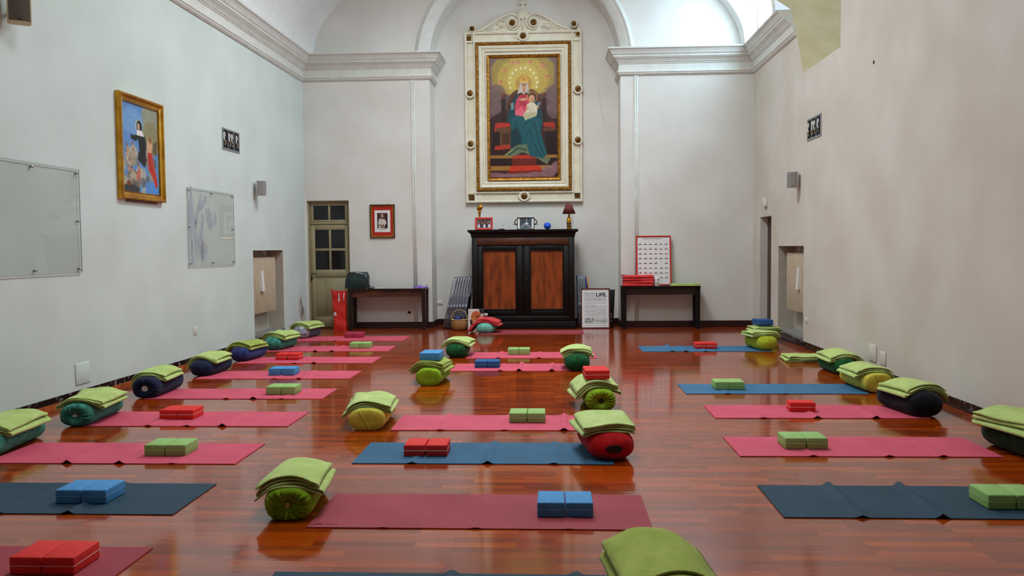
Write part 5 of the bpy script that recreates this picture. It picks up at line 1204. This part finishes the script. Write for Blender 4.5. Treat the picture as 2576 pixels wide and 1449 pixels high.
# ------------------------------------------------------------------ folding chairs stacked on edge, both sides of the cabinet
def chair_proto():
    t=thing('folding_chair','','folding chair'); W2=.20; H=.98
    def U(x0,h,r,w,xt):  # inverted U in the yz plane, leaning by xt at the top
        p=[(x0,-w,.012)]; p+= [(x0+xt*.5,-w,h*.5)]
        for k in range(9): a=PI-PI*k/8; p.append((x0+xt*(1-(r-r*math.sin(a))/h),(w-r)*(-1 if k<4 else (0 if k==4 else 1))+r*math.cos(a),h-r+r*math.sin(a)))
        p+=[(x0+xt*.5,w,h*.5),(x0,w,.012)]; return p
    MB().tube(U(0,H,.09,W2,0),.0115,8).build('back_frame',M['greytube'],t)
    MB().tube(U(.022,.66,.03,W2-.026,0),.0105,8).build('leg_frame',M['greytube'],t)
    MB().box(.004,.032,-W2+.03,W2-.03,.26,.60,0,.01,2).build('seat',M['chairseat'],t)
    for s in (-1,1): MB().box(-.012,.034,s*W2-.012,s*W2+.012,.40,.46,0,.004,1).build('hinge',M['greytube'],t)
    m=MB(); m.tube([(.022,-W2+.026,.18),(.022,W2-.026,.18)],.009,8); m.build('stretcher',M['greytube'],t)
    for x in (0,.022):
        for s in (-1,1): ww=W2 if x==0 else W2-.026; MB().tube([(x,s*ww,.0),(x,s*ww,.035)],.0145,8).build('foot_cap',M['black'],t)
    return t
cp=chair_proto(); cp['group']='folding chairs stacked beside the cabinet'
ordn=['first','second','third','fourth','fifth','sixth','seventh']
for k in range(7):
    o=cp if k==0 else copy_tree(cp)
    o.location=(-2.06+.061*k,15.62-.01*k,.0015); o.rotation_euler=(0,.225-.012*k,-.06); o['label']='grey tubular folding chair, %s from the left in the stack left of the cabinet'%ordn[k]
for k in range(5):
    o=copy_tree(cp); o.location=(.475+.050*k,15.72,.0015); o.rotation_euler=(0,-.02-.022*k,.03); o['label']='grey tubular folding chair, %s from the cabinet in the stack right of it'%ordn[k]
t=thing('wooden_board','thin board with golden wood edge and blue face leaning right of the chairs','board',(.775,15.66,.002),0,None,rot=(0,-.17,0)); MB().box(0,.022,-.2,.2,0,.96,0,.003,1).build('wood_frame',M['orangew'],t); MB().box(-.03,-.001,-.19,.19,.02,.965,0,.006,1).build('blue_folder',M['bluegl'],t)
# basket
t=thing('wicker_basket','round wicker basket with hoop handle left of the cabinet','basket',(-1.735,15.20,0))
MB().lathe([(.0,.001),(.11,.001),(.14,.02),(.155,.07),(.157,.12),(.150,.19),(.146,.19),(.150,.12),(.148,.07),(.13,.025),(.0,.015)],seg=36).build('bowl',M['wicker'],t)
MB().tube([(.150*math.cos(a),.150*math.sin(a),.192) for a in np.linspace(0,2*PI,32,endpoint=False)],.009,8,0,True).build('rim',M['rim'],t)
MB().tube([(.15*math.cos(a),0,.19+.185*math.sin(a)) for a in np.linspace(0,PI,20)],.006,8).build('handle',M['rim'],t)
o=MB().ball((0,0,0),.07,0,20,12,1.0,.9,.75).build('singing_bowl',M['bluegl'],loc=(-1.77,15.19,.205)); tag(o,'dark blue glossy bowl inside the wicker basket','bowl')
o=MB().ball((0,0,0),.05,0,18,10,1,.9,.8).build('singing_bowl',M['dglass'],loc=(-1.665,15.22,.205)); tag(o,'black glossy bowl inside the wicker basket','bowl')
o=MB().box(-.035,.035,-.02,.02,-.03,.03,0,.008,2).build('red_pouch',M['frameb'],loc=(-1.665,15.12,.185)); tag(o,'small reddish pouch at the front right inside the wicker basket','pouch')
# portrait print
t=thing('portrait_print','unframed portrait print of a smiling person standing on the floor behind the coral blanket','portrait',(-1.425,15.06,.0008),0,None,rot=(-.16,0,.0))
w,hh=.28,.395
MB().box(-w/2,w/2,0,.008,0,hh).build('board',M['paper'],t)
cv=Canvas(80,110,(206,190,186)); cv.view(1085,235,1640,945)
cv.poly([(1480,235),(1640,235),(1640,520),(1540,470),(1500,330)],(24,20,22),2); cv.ell(1600,440,50,60,(206,170,150),2); cv.poly([(1150,945),(1180,780),(1300,720),(1500,700),(1640,760),(1640,945)],(206,170,150),2); cv.poly([(1180,945),(1210,820),(1270,790),(1260,945)],(120,60,34),2)
cv.ell(1390,470,170,190,(206,176,160),2); cv.poly([(1150,640),(1190,560),(1260,700),(1260,800),(1190,790)],(28,16,14),2)
cv.poly([(1190,480),(1230,370),(1310,320),(1440,310),(1530,380),(1540,480),(1490,600),(1420,700),(1340,760),(1260,720),(1210,610)],(176,82,40),2); cv.ell(1400,390,110,70,(196,94,44),4); cv.ell(1310,560,50,70,(206,124,60),3); cv.ell(1245,560,30,60,(198,116,56),3)
cv.line([(1225,470),(1275,455)],16,(210,190,178),1); cv.line([(1370,470),(1500,450)],16,(60,30,24),2); cv.ell(1250,490,24,14,(40,20,16),1); cv.ell(1420,500,34,15,(40,20,16),1); cv.line([(1310,470),(1300,560),(1330,575)],12,(130,60,30),2); cv.ell(1310,640,60,24,(90,30,26),1); cv.ell(1310,636,50,12,(236,224,214),1); cv.ell(1300,690,60,24,(206,180,166),3,.8)
cv.noise(.06,5); cv.build('print',-w/2+.002,w/2-.002,.002,hh-.002,t,-.0012)
